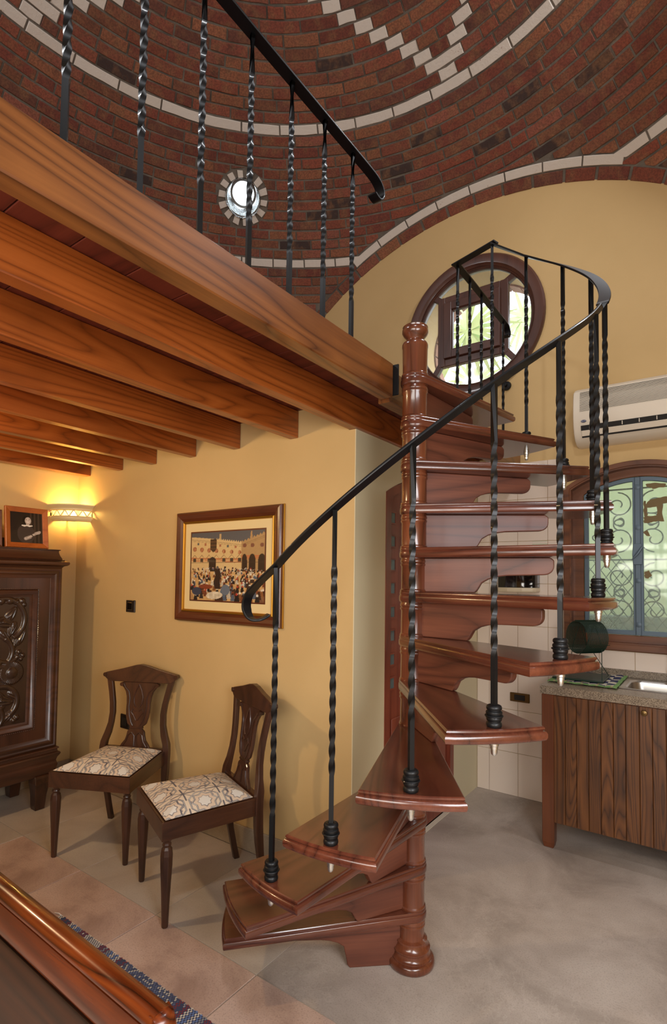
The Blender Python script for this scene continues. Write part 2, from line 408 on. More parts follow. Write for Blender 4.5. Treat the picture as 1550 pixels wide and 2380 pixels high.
# walls
def boxwall(name, x0, x1, y0, y1, z0, z1, mat=None):
    m = MB(); m.box(x0, x1, y0, y1, z0, z1); return struct(name, m, mat or M['plaster'])
boxwall('wall_left', XL - 0.2, XL, YF - 0.2, YW + 0.4, -0.08, 4.6)
boxwall('wall_right', XR, XR + 0.2, YF - 0.2, YW + 0.4, -0.08, 4.6)
boxwall('wall_front', XL, XR, YF - 0.2, YF, -0.08, 4.6)
wc = MB(); wc.box(XL, -1.49, YP, YP + 0.12, -0.08, DECK0); wc.box(-1.49, XP - 0.005, YP, YP + 0.12, -0.08, 2.251); struct('wall_centre', wc, M['plaster'])     # wall carrying the picture
wb = MB(); wb.box(XL, XR, YW, YW + 0.34, -0.08, 4.6); wall_back = struct('wall_back', wb, M['plaster'])
RC = (-1.49, 3.443)            # centre of the round window
KX0, KX1, KXC = -0.80, -0.01, -0.405
def seg_arch(x0, x1, zs, za, zb, n=20):
    # outline of an opening with a segmental head
    h = (x1 - x0) / 2; s_ = za - zs; R = (h * h + s_ * s_) / (2 * s_); xc = (x0 + x1) / 2; zc = za - R
    a = math.degrees(math.asin(h / R))
    pts = [(x0, zb), (x1, zb)] + [(xc + R * math.sin(math.radians(t)), zc + R * math.cos(math.radians(t))) for t in [a - 2 * a * i / n for i in range(n + 1)]]
    return pts
c1 = MB(); c1.loft([[(RC[0] + 0.475 * math.cos(a), y, RC[1] + 0.475 * math.sin(a)) for a in [2 * PI * i / 64 for i in range(64)]] for y in (YW - 0.2, YW + 0.6)])
c2 = MB(); c2.prism(seg_arch(KX0, KX1, 2.13, 2.255, 1.11), 'Y', YW - 0.2, YW + 0.6)
boolean_cut(wall_back, [c1.build('cutter', None), c2.build('cutter', None)])
wp = MB(); wp.box(XP - 0.12, XP, YP + 0.12, YW, -0.08, 2.251); wall_p = struct('wall_passage', wp, M['pale_plaster'])
def yarch(y0, y1, zs, za, zb): return seg_arch(y0, y1, zs, za, zb)
DY0, DY1 = 2.512, 3.436
rv = MB(); rv.box(XP - 0.005, XP, YP, YP + 0.12, -0.08, 2.251); rv.build('plaster_reveal', M['pale_plaster'], wall_p)
c3 = MB(); c3.prism(yarch(DY0 + 0.005, DY1 - 0.005, 1.98, 2.10, -0.2), 'X', XP - 0.3, XP + 0.2)
boolean_cut(wall_p, [c3.build('cutter', None)])
boxwall('dark_backing', XP - 0.30, XP - 0.25, YP + 0.1, YW, -0.08, DECK0, M['dark_slot'])   # dark board put in for the unlit room behind the door

# stone skirting
def skirt(name, x0, x1, y0, y1): 
    m = MB(); m.box(x0, x1, y0, y1, 0.0005, 0.125); return struct(name, m, M['base_stone'], bevel=0.003)
skirt('baseboard_centre', XL + 0.014, XP, YP - 0.012, YP)
skirt('baseboard_left', XL, XL + 0.014, YF, YP)

# kitchen wall tiles: pieces of wall_back
zt = [0.0, 0.298, 0.596, 0.894, 1.192, 1.49, 1.79, 2.088, 2.352]
xt = [XP + 0.002, -1.355, -1.150, -0.945, -0.833]
for i in range(len(xt) - 1):
    for j in range(len(zt) - 1):
        patt = (i == 2 and j == 5) 
        piece('wall_tile', M['pattern_tile'] if False else M['tile'], wall_back, xt[i] + 0.0012, xt[i + 1] - 0.0012, YW - 0.007, YW - 0.0005, zt[j] + 0.0012, zt[j + 1] - 0.0012, 0.0015)
o = piece('wall_tile', M['pattern_tile'], wall_back, -1.048, -0.947, YW - 0.0085, YW - 0.0071, 1.665, 1.788, 0.001, 'small patterned wall tile')
xs = [-0.833 + 0.205 * i for i in range(9)] + [XR]
for i in range(len(xs) - 1):
    piece('wall_tile', M['tile'], wall_back, xs[i] + 0.0012, xs[i + 1] - 0.0012, YW - 0.007, YW - 0.0005, 0.94, 1.068, 0.0015)
# brick arch ring on the outside of the round window
for k in range(26):
    a0 = 2 * PI * (k + 0.06) / 26; a1 = 2 * PI * (k + 0.94) / 26; m = MB(); cc = srgb(190, 130, 104)
    m.col = cc
    def P(a, r, y): return (RC[0] + r * math.cos(a), y, RC[1] + r * math.sin(a))
    m.loft([[P(a0, .462, y), P((a0+a1)/2, .462, y), P(a1, .462, y), P(a1, .56, y), P(a0, .56, y)] for y in (YW + 0.345, YW + 0.46)])
    m.build('brick', M['brick'], wall_back)

# ---------------------------------------------------------------- brick dome
dome_bm = bmesh.new()
NA, NE = 96, 40
E0 = math.radians(-2); E1 = math.radians(90)
RSH = DR + 0.0055
vv = [[None] * NA for _ in range(NE)]
for i in range(NE):
    e = E0 + (E1 - E0) * i / NE
    for j in range(NA):
        a = 2 * PI * j / NA
        vv[i][j] = dome_bm.verts.new(DC + Vector((math.cos(e) * math.cos(a), math.cos(e) * math.sin(a), math.sin(e))) * RSH)
top = dome_bm.verts.new(DC + Vector((0, 0, RSH)))
for i in range(NE - 1):
    for j in range(NA):
        dome_bm.faces.new((vv[i][j], vv[i][(j + 1) % NA], vv[i + 1][(j + 1) % NA], vv[i + 1][j]))
for j in range(NA): dome_bm.faces.new((vv[NE - 1][j], vv[NE - 1][(j + 1) % NA], top))
WD = 2.49
for n, d in (((1, 0, 0), WD + 0.03), ((-1, 0, 0), WD + 0.03), ((0, 1, 0), WD), ((0, -1, 0), WD + 0.03)):
    bmesh.ops.bisect_plane(dome_bm, geom=dome_bm.verts[:] + dome_bm.edges[:] + dome_bm.faces[:], plane_co=DC + Vector(n) * d, plane_no=n, clear_outer=True)
def dirv(el, az):
    e, a = math.radians(el), math.radians(az)
    return Vector((math.cos(e) * math.cos(a), math.cos(e) * math.sin(a), math.sin(e)))
OCU = dirv(48.4, 134.85)
kill = [v for v in dome_bm.verts if (v.co - (DC + OCU * RSH)).length < 0.165]
bmesh.ops.delete(dome_bm, geom=kill, context='VERTS')
me = bpy.data.meshes.new('dome'); 
for f in dome_bm.faces: f.smooth = True
dome_bm.to_mesh(me); dome_bm.free()
me.materials.append(M['mortar'])
ceiling = tag(link('ceiling', me, None), kind='structure')
# outer shell keeps daylight out
mb = MB()
ring = []
for i in range(13):
    e = math.radians(90 * i / 12)
    ring.append([DC + Vector((math.cos(e) * math.cos(a), math.cos(e) * math.sin(a), math.sin(e))) * 3.64 for a in [2 * PI * j / 48 for j in range(48)]])
o_sh = MB(); o_sh.loft(ring[:-1], False, True)
bmx = bmesh.new(); bmx.from_mesh(o_sh.mesh('x'))
bmesh.ops.bisect_plane(bmx, geom=bmx.verts[:] + bmx.edges[:] + bmx.faces[:], plane_co=DC + Vector((0, WD + 0.3, 0)), plane_no=(0, 1, 0), clear_outer=True)
kill = [f for f in bmx.faces if (f.calc_center_median() - (DC + OCU * 3.64)).length < 0.30]
bmesh.ops.delete(bmx, geom=kill, context='FACES')
me = bpy.data.meshes.new('outer_shell'); bmx.to_mesh(me); bmx.free(); me.materials.append(M['mortar'])
link('outer_shell', me, None, ceiling)

EL0, EP, LOWC = 56.15, 1.1908, -13
def brick_mesh(el0, el1, az0, az1, col, clip=None):
    # curved brick with chamfered, slightly uneven face; returns (verts, faces) after clipping
    na = max(2, int(round((az1 - az0) / 2.6)))
    h = hsh(el0, az0); h2 = hsh(az0, el1, 3)
    rf = DR - 0.004 + 0.006 * h          # how far the face stands proud
    ci = 0.0030
    cie = math.degrees(ci / DR); cia = math.degrees(ci / (DR * math.cos(math.radians((el0 + el1) / 2))))
    tilt = (h2 - 0.5) * 0.003
    rings = []
    for r, de, da in ((DR + 0.03, 0, 0), (rf + 0.003, 0, 0), (rf, cie, cia)):
        lo = []; hi = []
        for k in range(na + 1):
            a = az0 + da + (az1 - az0 - 2 * da) * k / na
            jx = (hsh(round(a, 1), el0) - 0.5) * 0.09; jy = (hsh(round(a, 1), el1, 4) - 0.5) * 0.09
            lo.append(DC + dirv(el0 + de + jx, a) * (r + (tilt if r < DR else 0)))
            hi.append(DC + dirv(el1 - de + jy, a) * (r - (tilt if r < DR else 0)))
        rings.append(lo + hi[::-1])
    m = MB(); m.col = col; m.loft(rings, False, False)
    n = len(rings[0]); o = len(m.v) - n
    for k in range(na): m.f.append((o + k, o + k + 1, o + n - 2 - k, o + n - 1 - k)); m.m.append(0); m.c.append(col)
    return m
def clip_mesh(me, planes):
    bm = bmesh.new(); bm.from_mesh(me)
    for co, no in planes:
        bmesh.ops.bisect_plane(bm, geom=bm.verts[:] + bm.edges[:] + bm.faces[:], plane_co=co, plane_no=no, clear_outer=True)
    ok = len(bm.faces) > 2
    ar = sum(f.calc_area() for f in bm.faces)
    bm.to_mesh(me); bm.free(); return ok and ar > 0.004
AX = [Vector((0, 1, 0)), Vector((0, -1, 0)), Vector((1, 0, 0)), Vector((-1, 0, 0))]
TH0 = math.degrees(math.acos(WD / DR))
LIM_HI = math.cos(math.radians(TH0 + 2.55)) * DR     # clip above the low ring (soldier + white course)
LIM_LO = math.cos(math.radians(TH0 + 1.42)) * DR
bricks = []      # (area on screen, mesh, white)
def finish(m, planes, white, mid):
    me = m.mesh('brick')
    if planes and not clip_mesh(me, planes): bpy.data.meshes.remove(me); return
    p = to_px(mid); s = 0
    if p and -60 < p[0] < 1610 and -60 < p[1] < 800 and (p[0] > 930 or p[1] < 235 + 0.688 * p[0]):
        a = sum(f.area for f in me.polygons); s = a / p[2] ** 2
    bricks.append((s, me, white))
reds = [srgb(130, 68, 52), srgb(138, 76, 56), srgb(122, 62, 48), srgb(146, 90, 62), srgb(126, 76, 54), srgb(136, 70, 50), srgb(112, 66, 52), srgb(142, 82, 64)]
WH = (0.8, 0.8, 0.8, 1)
def red(a, b):
    if hsh(a, b, 5) < 0.035: return srgb(62, 48, 44)
    c = reds[int(hsh(a, b, 9) * 7.99)]; k = 0.85 + 0.3 * hsh(b, a, 2); return (c[0] * k, c[1] * k, c[2] * k, 1)
def place(c, az0, az1, white):
    el = EL0 + EP * c; el0, el1 = el - EP * 0.415, el + EP * 0.415
    mid = DC + dirv(el, (az0 + az1) / 2) * DR
    planes = []
    lim = LIM_HI if c > LOWC else LIM_LO
    if c == LOWC: lim = LIM_LO + (LIM_HI - LIM_LO) * 0.6
    for ax in AX:
        ds = [(dirv(e_, a_) * DR).dot(ax) for e_ in (el0, el1) for a_ in (az0, az1)]
        if min(ds) > lim: return
        if max(ds) > lim: planes.append((DC + ax * (lim - 0.004), ax))
    oc = DC + OCU * DR
    if not white and (mid - oc).length < 0.36 and az1 - az0 > 4.2:
        am = (az0 + az1) / 2; place(c, az0, am - 0.02, white); place(c, am + 0.02, az1, white); return
    dd = [(DC + dirv(e_, a_) * DR - oc).length for e_ in (el0, el, el1) for a_ in (az0, (az0 + az1) / 2, az1)]
    if min(dd) < 0.215:
        if (mid - oc).length < 0.16: 
            # long brick crossing: keep the larger outer part only
            pass
        w = (mid - oc); w = w - OCU * w.dot(OCU)
        if w.length < 0.13: return
        w.normalize(); planes.append((oc + w * 0.205, -w))
    m = brick_mesh(el0, el1, az0, az1, WH if white else red(el0 * 3, az0))
    finish(m, planes, white, mid)
c = -28
while EL0 + EP * c < 88.5:
    el = EL0 + EP * c; rr = DR * math.cos(math.radians(el)); k = math.degrees(1 / rr)   # degrees per metre
    gap = 0.011 * k
    if c == 0:
        for i in range(42): 
            a0 = 152.5 + i * 360 / 42.0; place(c, a0 + gap / 2, a0 + 360 / 42.0 - gap / 2, True)
    elif c == LOWC:
        n = 60
        for i in range(n): place(c, 3 + i * 360 / n + gap / 2, 3 + (i + 1) * 360 / n - gap / 2, True)
    else:
        fixed = []
        if 1 <= c <= 15:
            for v4 in (88.0, 178.2, 268.0, 358.0):
                hw = 0.058 * k
                if c == 1: fixed.append((v4 - hw, v4 + hw))
                elif c == 2: fixed.append((v4 - 1.0 * 0.13 * k, v4 + 1.0 * 0.13 * k))
                else:
                    off = math.degrees(1.0) * 0
                    step = (0.155 + 0.036 * (c - 3)) if c < 4 else 0
                    sa = {3: 4.1, 4: 6.4, 5: 9.2, 6: 12.4, 7: 15.5, 8: 19.3, 9: 22.8, 10: 26.4, 11: 30.0, 12: 33.8, 13: 37.6, 14: 41.4, 15: 45.0}[c]
                    fixed.append((v4 - sa - hw, v4 - sa + hw)); fixed.append((v4 + sa - hw, v4 + sa + hw))
            if c == 15: fixed = [f for i, f in enumerate(fixed) if i % 2 == 0]
        fixed = sorted([((a % 360), (a % 360) + (b - a)) for a, b in fixed])
        for a, b in fixed: place(c, a, b, True)
        spans = []
        if fixed:
            for i, (a, b) in enumerate(fixed):
                nx = fixed[(i + 1) % len(fixed)][0] + (360 if i == len(fixed) - 1 else 0)
                spans.append((b, nx))
        else:
            s0 = hsh(c, 4) * 30; spans.append((s0, s0 + 360))
        for a, b in spans:
            x = a; full = 0.25 * k
            if b - a < 0.03 * k: continue
            while x < b - 0.03 * k:
                L = (0.225 + 0.05 * hsh(x, c)) * k if hsh(c, x, 8) > 0.2 else 0.115 * k
                if b - x - L < 0.09 * k: L = b - x if b - x < 0.3 * k else (b - x) / 2
                place(c, x + gap / 2, x + L - gap / 2, False); x += L
    c += 1
# edge course and white course along each of the four arches (polar about the wall normal)
def arch_brick(ax, up, sd, t0, t1, p0, p1, col, white, planes):
    def D(t, p):
        t, p = math.radians(t), math.radians(p)
        return ax * math.cos(t) + (up * math.cos(p) + sd * math.sin(p)) * math.sin(t)
    m = MB(); m.col = col; rings = []; n = 2
    rf = DR - 0.005 + 0.005 * hsh(t0, p0)
    for r, dt, dp in ((DR + 0.03, 0, 0), (rf + 0.003, 0, 0), (rf, 0.06, 0.07)):
        lo = [DC + D(t0 + dt, p0 + dp + (p1 - p0 - 2 * dp) * k / n) * r for k in range(n + 1)]
        hi = [DC + D(t1 - dt, p0 + dp + (p1 - p0 - 2 * dp) * k / n) * r for k in range(n + 1)]
        rings.append(lo + hi[::-1])
    m.loft(rings, False, False); nn = 6; o = len(m.v) - nn
    for k in range(n): m.f.append((o + k, o + k + 1, o + nn - 2 - k, o + nn - 1 - k)); m.m.append(0); m.c.append(col)
    mid = DC + D((t0 + t1) / 2, (p0 + p1) / 2) * DR
    finish(m, planes, white, mid)
UP = Vector((0, 0, 1))
for ai, ax in enumerate(AX):
    sd = UP.cross(ax)
    ra = DR * math.sin(math.radians(TH0))
    step = math.degrees(0.215 / ra); gp = math.degrees(0.010 / ra)
    p = -84.0
    while p < 84:
        arch_brick(ax, UP, sd, TH0 + 0.04, TH0 + 1.30, p + gp, p + step - gp, red(p * 2, ai), False, None); p += step
    # white course only between the meeting points with the low ring
    pmax = 25.2
    n = 8
    for i in range(n):
        w = 2 * pmax / n; a0 = -pmax + i * w
        arch_brick(ax, UP, sd, TH0 + 1.46, TH0 + 2.42, a0 + gp / 2, a0 + w - gp / 2, WH, True, None)
bricks.sort(key=lambda b: -b[0])
nr = nw = 0; rest = []; restw = []
for s, me, white in bricks:
    if s > 0 and white and nw < 290:
        me.materials.append(M['white_brick']); o = link('white_brick', me, None, ceiling); nw += 1
    elif s > 0 and not white and nr < 300:
        me.materials.append(M['brick']); o = link('brick', me, None, ceiling); nr += 1
    else: (restw if white else rest).append(me)
def join_meshes(name, meshes, mat, parent):
    vs = []; fs = []; cs = []
    for me in meshes:
        o = len(vs); vs += [v.co[:] for v in me.vertices]
        ca = me.color_attributes['Col'].data
        for p in me.polygons: fs.append([i + o for i in p.vertices]); cs += [tuple(ca[p.loop_start].color)] * p.loop_total
        bpy.data.meshes.remove(me)
    me = bpy.data.meshes.new(name); me.from_pydata(vs, [], fs)
    at = me.color_attributes.new('Col', 'FLOAT_COLOR', 'CORNER'); at.data.foreach_set('color', [x for c_ in cs for x in c_])
    return tag(link(name, me, mat, parent), kind='stuff')
join_meshes('bricks', rest, M['brick'], ceiling)
if restw: join_meshes('white_bricks', restw, M['white_brick'], ceiling)

# ---------------------------------------------------------------- round skylight in the dome (window_3)
oc = DC + OCU * DR
ou = Vector((0, 0, 1)) - OCU * OCU.z; ou.normalize(); ov = ou.cross(OCU)
def OP(r, a, d): return oc + (ou * math.cos(a) + ov * math.sin(a)) * r + OCU * d
m = MB(); NS = 40
m.loft([[OP(r, 2 * PI * k / NS, d) for k in range(NS)] for r, d in [(0.128, 0.012), (0.145, -0.004)] + [(r_, math.sqrt(DR * DR - r_ * r_) - DR + 0.003) for r_ in (0.2, 0.28, 0.36, 0.46)]], False, False)
m.build('mortar_patch', M['mortar'], ceiling, smooth=True)
for k in range(14):
    a = 2 * PI * (k + 0.3) / 14; da = 0.135 + 0.03 * hsh(k, 1); r1 = 0.192 + 0.014 * hsh(k, 2)
    m = MB(); m.col = WH
    m.loft([[OP(.142, a - da, d), OP(.142, a + da, d), OP(r1, a + da * .83, d), OP(r1 - 0.004, a - da * .78, d)] for d in (0.02, -0.012)])
    m.build('white_brick', M['white_brick'], ceiling, bevel=0.002)
m = MB(); m.loft([[OP(r * (1 + 0.02 * math.sin(5 * 2 * PI * k / 60)), 2 * PI * k / 60, d) for k in range(60)] for r, d in ((.132, -.016), (.138, -.022), (.139, -.012), (.134, 0), (.126, .05), (.118, .10), (.110, .16), (.108, .22))], False, False)
w3 = tag(m.build('window_3', M['foil'], None, smooth=True), kind='structure')
m = MB(); m.loft([[OP(r, 2 * PI * k / 48, d) for k in range(48)] for r, d in ((.107, .15), (.094, .145), (.088, .15), (.088, .165), (.107, .17))], False, False)
m.build('window_frame', M['stainless'], w3, smooth=True)
m = MB(); m.loft([[OP(.089, 2 * PI * k / 48, d) for k in range(48)] for d in (.155, .16)]); m.build('pane', M['glass'], w3)

# ---------------------------------------------------------------- round wooden window (window_1)
def ringmesh(prof, seg=72, c=RC):
    # prof: closed list of (r, y)
    m = MB(); rs = []
    for k in range(seg + 1):
        a = 2 * PI * k / seg
        rs.append([(c[0] + r * math.cos(a), y, c[1] + r * math.sin(a)) for r, y in prof])
    m.loft(rs, False, False); return m
w1 = struct('window_1', ringmesh([(.54, YW + .0), (.54, YW - .022), (.528, YW - .034), (.50, YW - .036), (.47, YW - .030), (.462, YW - .02), (.452, YW - .012), (.45, YW + .0), (.447, YW + .05), (.46, YW + .09), (.50, YW + .09)]), M['window_wood'], smooth=True)
m = ringmesh([(.452, YW - .004), (.442, YW - .008), (.436, YW + .002), (.436, YW + .03), (.446, YW + .034)]); m.build('window_frame', M['window_wood'], w1, smooth=True)
SC = (-1.497, 3.462)
def sqframe(c, ho, hi_, y0, y1, name, mat, parent, bev=0.004):
    m = MB()
    for (x0, x1, z0, z1) in ((-ho, -hi_, -ho, ho), (hi_, ho, -ho, ho), (-hi_, hi_, -ho, -hi_), (-hi_, hi_, hi_, ho)):
        m.box(c[0] + x0, c[0] + x1, y0, y1, c[1] + z0, c[1] + z1)
    return m.build(name, mat, parent, bevel=bev)
sqframe(SC, .278, .218, YW + .0, YW + .05, 'window_frame', M['window_wood'], w1)
sash = sqframe(SC, .222, .158, YW - .022, YW + .035, 'sash', M['window_wood'], w1)
sqframe(SC, .160, .150, YW - .008, YW + .02, 'glazing_bead', M['window_wood'], sash, .002)
m = MB(); m.box(SC[0] - .155, SC[0] + .155, YW + .01, YW + .014, SC[1] - .155, SC[1] + .155); m.build('pane', M['glass'], sash)
for sx in (-1, 1):
    for sz in (-1, 1):
        m = MB(); d = Vector((sx, 0, sz)).normalized(); n = Vector((-sz, 0, sx)).normalized()
        a = Vector((SC[0] + sx * .262, 0, SC[1] + sz * .262)); b = Vector((RC[0], 0, RC[1])) + d * .45
        q = [a + n * .022, a - n * .022, b - n * .022, b + n * .022]
        m.loft([[(p.x, YW + y, p.z) for p in q] for y in (0.002, .045)])
        m.build('glazing_bar', M['window_wood'], w1, bevel=.003)
for k in range(4):
    m = MB(); th = k * PI / 2; R_ = .44
    p = []
    for t_ in range(13):
        a = -PI / 4 + PI / 2 * t_ / 12 + th; p.append((RC[0] + R_ * math.cos(a), RC[1] + R_ * math.sin(a)))
    q = .27 * math.sqrt(2)
    p += [(SC[0] + q * math.cos(PI / 4 + th), SC[1] + q * math.sin(PI / 4 + th)), (SC[0] + q * math.cos(-PI / 4 + th), SC[1] + q * math.sin(-PI / 4 + th))]
    m.prism(p, 'Y', YW + .022, YW + .026); m.build('pane', M['glass'], w1)

# ---------------------------------------------------------------- arched kitchen window (window_2)
def ring_from_outline(outer, inner, y0, y1):
    m = MB(); n = len(outer)
    m.loft([[(p[0], y, p[1]) for p in l] for l, y in ((outer, y1), (outer, y0), (inner, y0), (inner, y1), (outer, y1))], False, False)
    return m
O1 = seg_arch(-0.838, 0.028, 2.135, 2.283, 1.072, 24); I1 = seg_arch(-0.725, -0.085, 2.095, 2.19, 1.168, 24)
I0 = seg_arch(-0.80, -0.01, 2.13, 2.25, 1.115, 24)
w2 = struct('window_2', ring_from_outline(O1, I0, YW - .028, YW + .0), M['sill_wood'], bevel=.003)
ring_from_outline(I0, I1, YW + .045, YW + .09).build('window_frame', M['sill_wood'], w2, bevel=.003)
ring_from_outline(seg_arch(-0.80, -0.01, 2.13, 2.25, 1.115, 24), seg_arch(-0.792, -0.018, 2.125, 2.242, 1.122, 24), YW - .02, YW + .09).build('jamb_lining', M['sill_wood'], w2)
def headz(x, dz=0):
    h = .32; s_ = .095; R = (h * h + s_ * s_) / (2 * s_); return 2.19 + dz - R + math.sqrt(max(R * R - (x + .405) ** 2, 0))
def half(x0, x1, dz, zb, n=12):
    return [(x0, zb), (x1, zb)] + [(x1 + (x0 - x1) * i / n, headz(x1 + (x0 - x1) * i / n, dz)) for i in range(n + 1)]
YG = YW + .06
for x0, x1, lb in ((-0.722, -0.408, 'left'), (-0.402, -0.088, 'right')):
    fr = ring_from_outline(half(x0, x1, -.003, 1.171), half(x0 + .026, x1 - .026, -.029, 1.20), YG - .012, YG + .016).build('casement', M['steel_blue'], w2, bevel=.002)
    m = MB(); m.prism(half(x0 + .024, x1 - .024, -.027, 1.198), 'Y', YG, YG + .004); m.build('pane', M['frosted'], fr)
m = MB(); m.box(-.421, -.389, YG - .026, YG - .012, 1.172, 2.184); mull = m.build('meeting_stile', M['steel_blue'], w2, bevel=.003)
for z in (2.12, 1.86, 1.52, 1.24):
    m = MB(); m.lathe([(0.0, 0), (.017, 0), (.017, .004), (.006, .008), (0, .008)], 14, cap=False)
    me = m.mesh('rivet'); o = link('rivet_plate', me, M['steel_blue'], mull, smooth=True, loc=(-.405, YG - .026, z)); o.rotation_euler = (PI / 2, 0, 0)
m = MB(); m.prism([(-.432, 1.62), (-.38, 1.62), (-.376, 1.69), (-.382, 1.755), (-.43, 1.755), (-.436, 1.69)], 'Y', YG - .036, YG - .026); m.build('latch_plate', M['steel_blue'], mull, bevel=.003)
m = MB(); m.tube([(-.434, YG - .045, 1.655), (-.405, YG - .05, 1.69), (-.378, YG - .045, 1.735)], [.004, .009, .006], 8); m.build('latch_handle', M['steel_blue'], mull, smooth=True)
# torn paper left on the right pane
SCN = [0]
def scrap(pts, lab=None):
    SCN[0] += 1; dy_ = SCN[0] * .0006
    m = MB(); pp = []
    for i, (x, z) in enumerate(pts):
        x2, z2 = pts[(i + 1) % len(pts)]
        for k in range(5):
            f = k / 5; pp.append((x + (x2 - x) * f + (hsh(x, i, k) - .5) * .006, z + (z2 - z) * f + (hsh(z, k, i) - .5) * .006))
    m.prism(pp, 'Y', YG - .0008 - dy_, YG - .0003 - dy_); o = m.build('paper_scrap', M['scrap'], w2); return o
M['scrap'] = plain('brown_paper', srgb(122, 104, 72), 0.9)
scrap([(-.372, 1.99), (-.345, 2.03), (-.29, 2.045), (-.24, 2.05), (-.24, 2.01), (-.268, 2.005), (-.27, 1.90), (-.30, 1.90), (-.30, 1.99), (-.345, 1.985)])
scrap([(-.372, 1.93), (-.27, 1.935), (-.262, 1.895), (-.32, 1.893), (-.372, 1.885)])
scrap([(-.372, 2.03), (-.36, 2.03), (-.352, 1.955), (-.352, 1.93), (-.372, 1.93)])
scrap([(-.36, 2.135), (-.31, 2.145), (-.25, 2.13), (-.25, 2.11), (-.32, 2.105), (-.352, 2.12)])
scrap([(-.378, 1.83), (-.352, 1.845), (-.336, 1.80), (-.36, 1.805)])
scrap([(-.372, 1.575), (-.345, 1.585), (-.33, 1.555), (-.35, 1.53), (-.372, 1.54)])
# wrought-iron grille outside
wg = thing('window_grille', 'wrought-iron scroll grille behind the hazy panes of the kitchen window', 'grille', (-0.405, YW + .22, 1.12))
YGR = 0.0
def wrot(pts, r=.005, name='scroll'):
    m = MB(); m.tube([(x + .405, 0, z - 1.12) for x, z in pts], r, 6); return m.build(name, M['iron'], wg, smooth=True)
def spiral(cx, cz, r0, r1, a0, turns, n=26):
    return [(cx + (r0 + (r1 - r0) * i / n) * math.cos(math.radians(a0) + turns * 2 * PI * i / n), cz + (r0 + (r1 - r0) * i / n) * math.sin(math.radians(a0) + turns * 2 * PI * i / n)) for i in range(n + 1)]
for z in (2.14, 1.66, 1.16): wrot([(-.84, z), (.04, z)], .006, 'crossbar')
for x in (-.75, -.405, -.06): wrot([(x, 1.12), (x, 2.2)], .007, 'upright')
for cx, fl in ((-.60, 1), (-.27, -1)):
    for cz, up in ((2.03, 1), (1.80, -1), (1.55, 1), (1.32, -1)):
        s1_ = spiral(0, 0, .09, .018, 90, -1.35)
        s2_ = spiral(0, 0, .045, .012, -90, -1.2)
        wrot([(cx + .06 * fl + fl * x, cz + up * z) for x, z in s1_])
        wrot([(cx + .07 * fl + fl * x, cz - up * .125 + up * z) for x, z in s2_])
        wrot([(cx - .08 * fl - fl * x * .8, cz - up * .02 + up * z * .8) for x, z in s2_])
# tube grid added outside to imitate a slanting reflection in the panes
wm = MB()
for i in range(22):
    wm.tube([(-.62 + i * .035, 4.32, 1.78 - i * .05), (-.90 + i * .035, 4.32, 1.40 - i * .05)], .003, 4)
for i in range(9):
    wm.tube([(-.64 - i * .032, 4.325, 1.80 - i * .045), (.15 - i * .032, 4.325, 0.68 - i * .045)], .003, 4)
tag(wm.build('reflection_grid', M['iron'], None), 'slanting tube grid added outside to imitate a reflection in the kitchen window', 'mesh')
# outdoors: ground, garden wall, palms
mb = MB(); mb.box(-9, 9, YW + .6, 12, -.4, -.3); tag(mb.build('garden_ground', M['ground']), kind='structure')
mb = MB(); mb.box(-6, 7, 6.6, 6.8, -.3, 3.0); tag(mb.build('garden_wall', M['outer_wall']), 'pale garden wall beyond the kitchen window', 'wall')
mb = MB(); mb.box(-3, 4, 5.9, 6.1, -.3, 1.18); tag(mb.build('garden_planter', M['hedge'], bevel=.01), 'low dark planter wall outside the kitchen window', 'planter')
def palm(x, y, z, n, R_, lab, seed):
    rnd = random.Random(seed); t_ = thing('palm_frond', lab, 'palm', (x, y, z))
    for k in range(n):
        a = math.radians(-160 + 320 * k / (n - 1)) + rnd.uniform(-.05, .05) + rnd.choice([0, 0])
        L = R_ * rnd.uniform(.75, 1.1); w = .022
        d = Vector((math.sin(a), rnd.uniform(-.3, .3), math.cos(a))); nrm = Vector((math.cos(a), 0, -math.sin(a)))
        m = MB(); m.loft([[d * (L * f) + nrm * w * s_ + Vector((0, 0, -.25 * L * f * f)), d * (L * f) + Vector((0, .006, -.25 * L * f * f)), d * (L * f) - nrm * w * s_ + Vector((0, 0, -.25 * L * f * f))] for f, s_ in ((0.02, .4), (.3, 1), (.7, .8), (1, .05))])
        m.build('leaf', M['leaf'], t_)
    m = MB(); m.tube([(0, 0, 0), (.03, .02, -(z + .3) * .5), (0, 0, -(z + .3))], [.02, .035, .05], 8); m.build('stem', M['leaf'], t_, smooth=True)
palm(-1.95, 4.95, 3.95, 26, .55, 'green palm fan seen through the middle pane of the round window', 1)
palm(-2.15, 5.7, 3.65, 22, .45, 'palm fan low behind the bottom pane of the round window', 2)
palm(-1.8, 6.3, 4.6, 18, .4, 'palm fan seen through the right pane of the round window', 3)

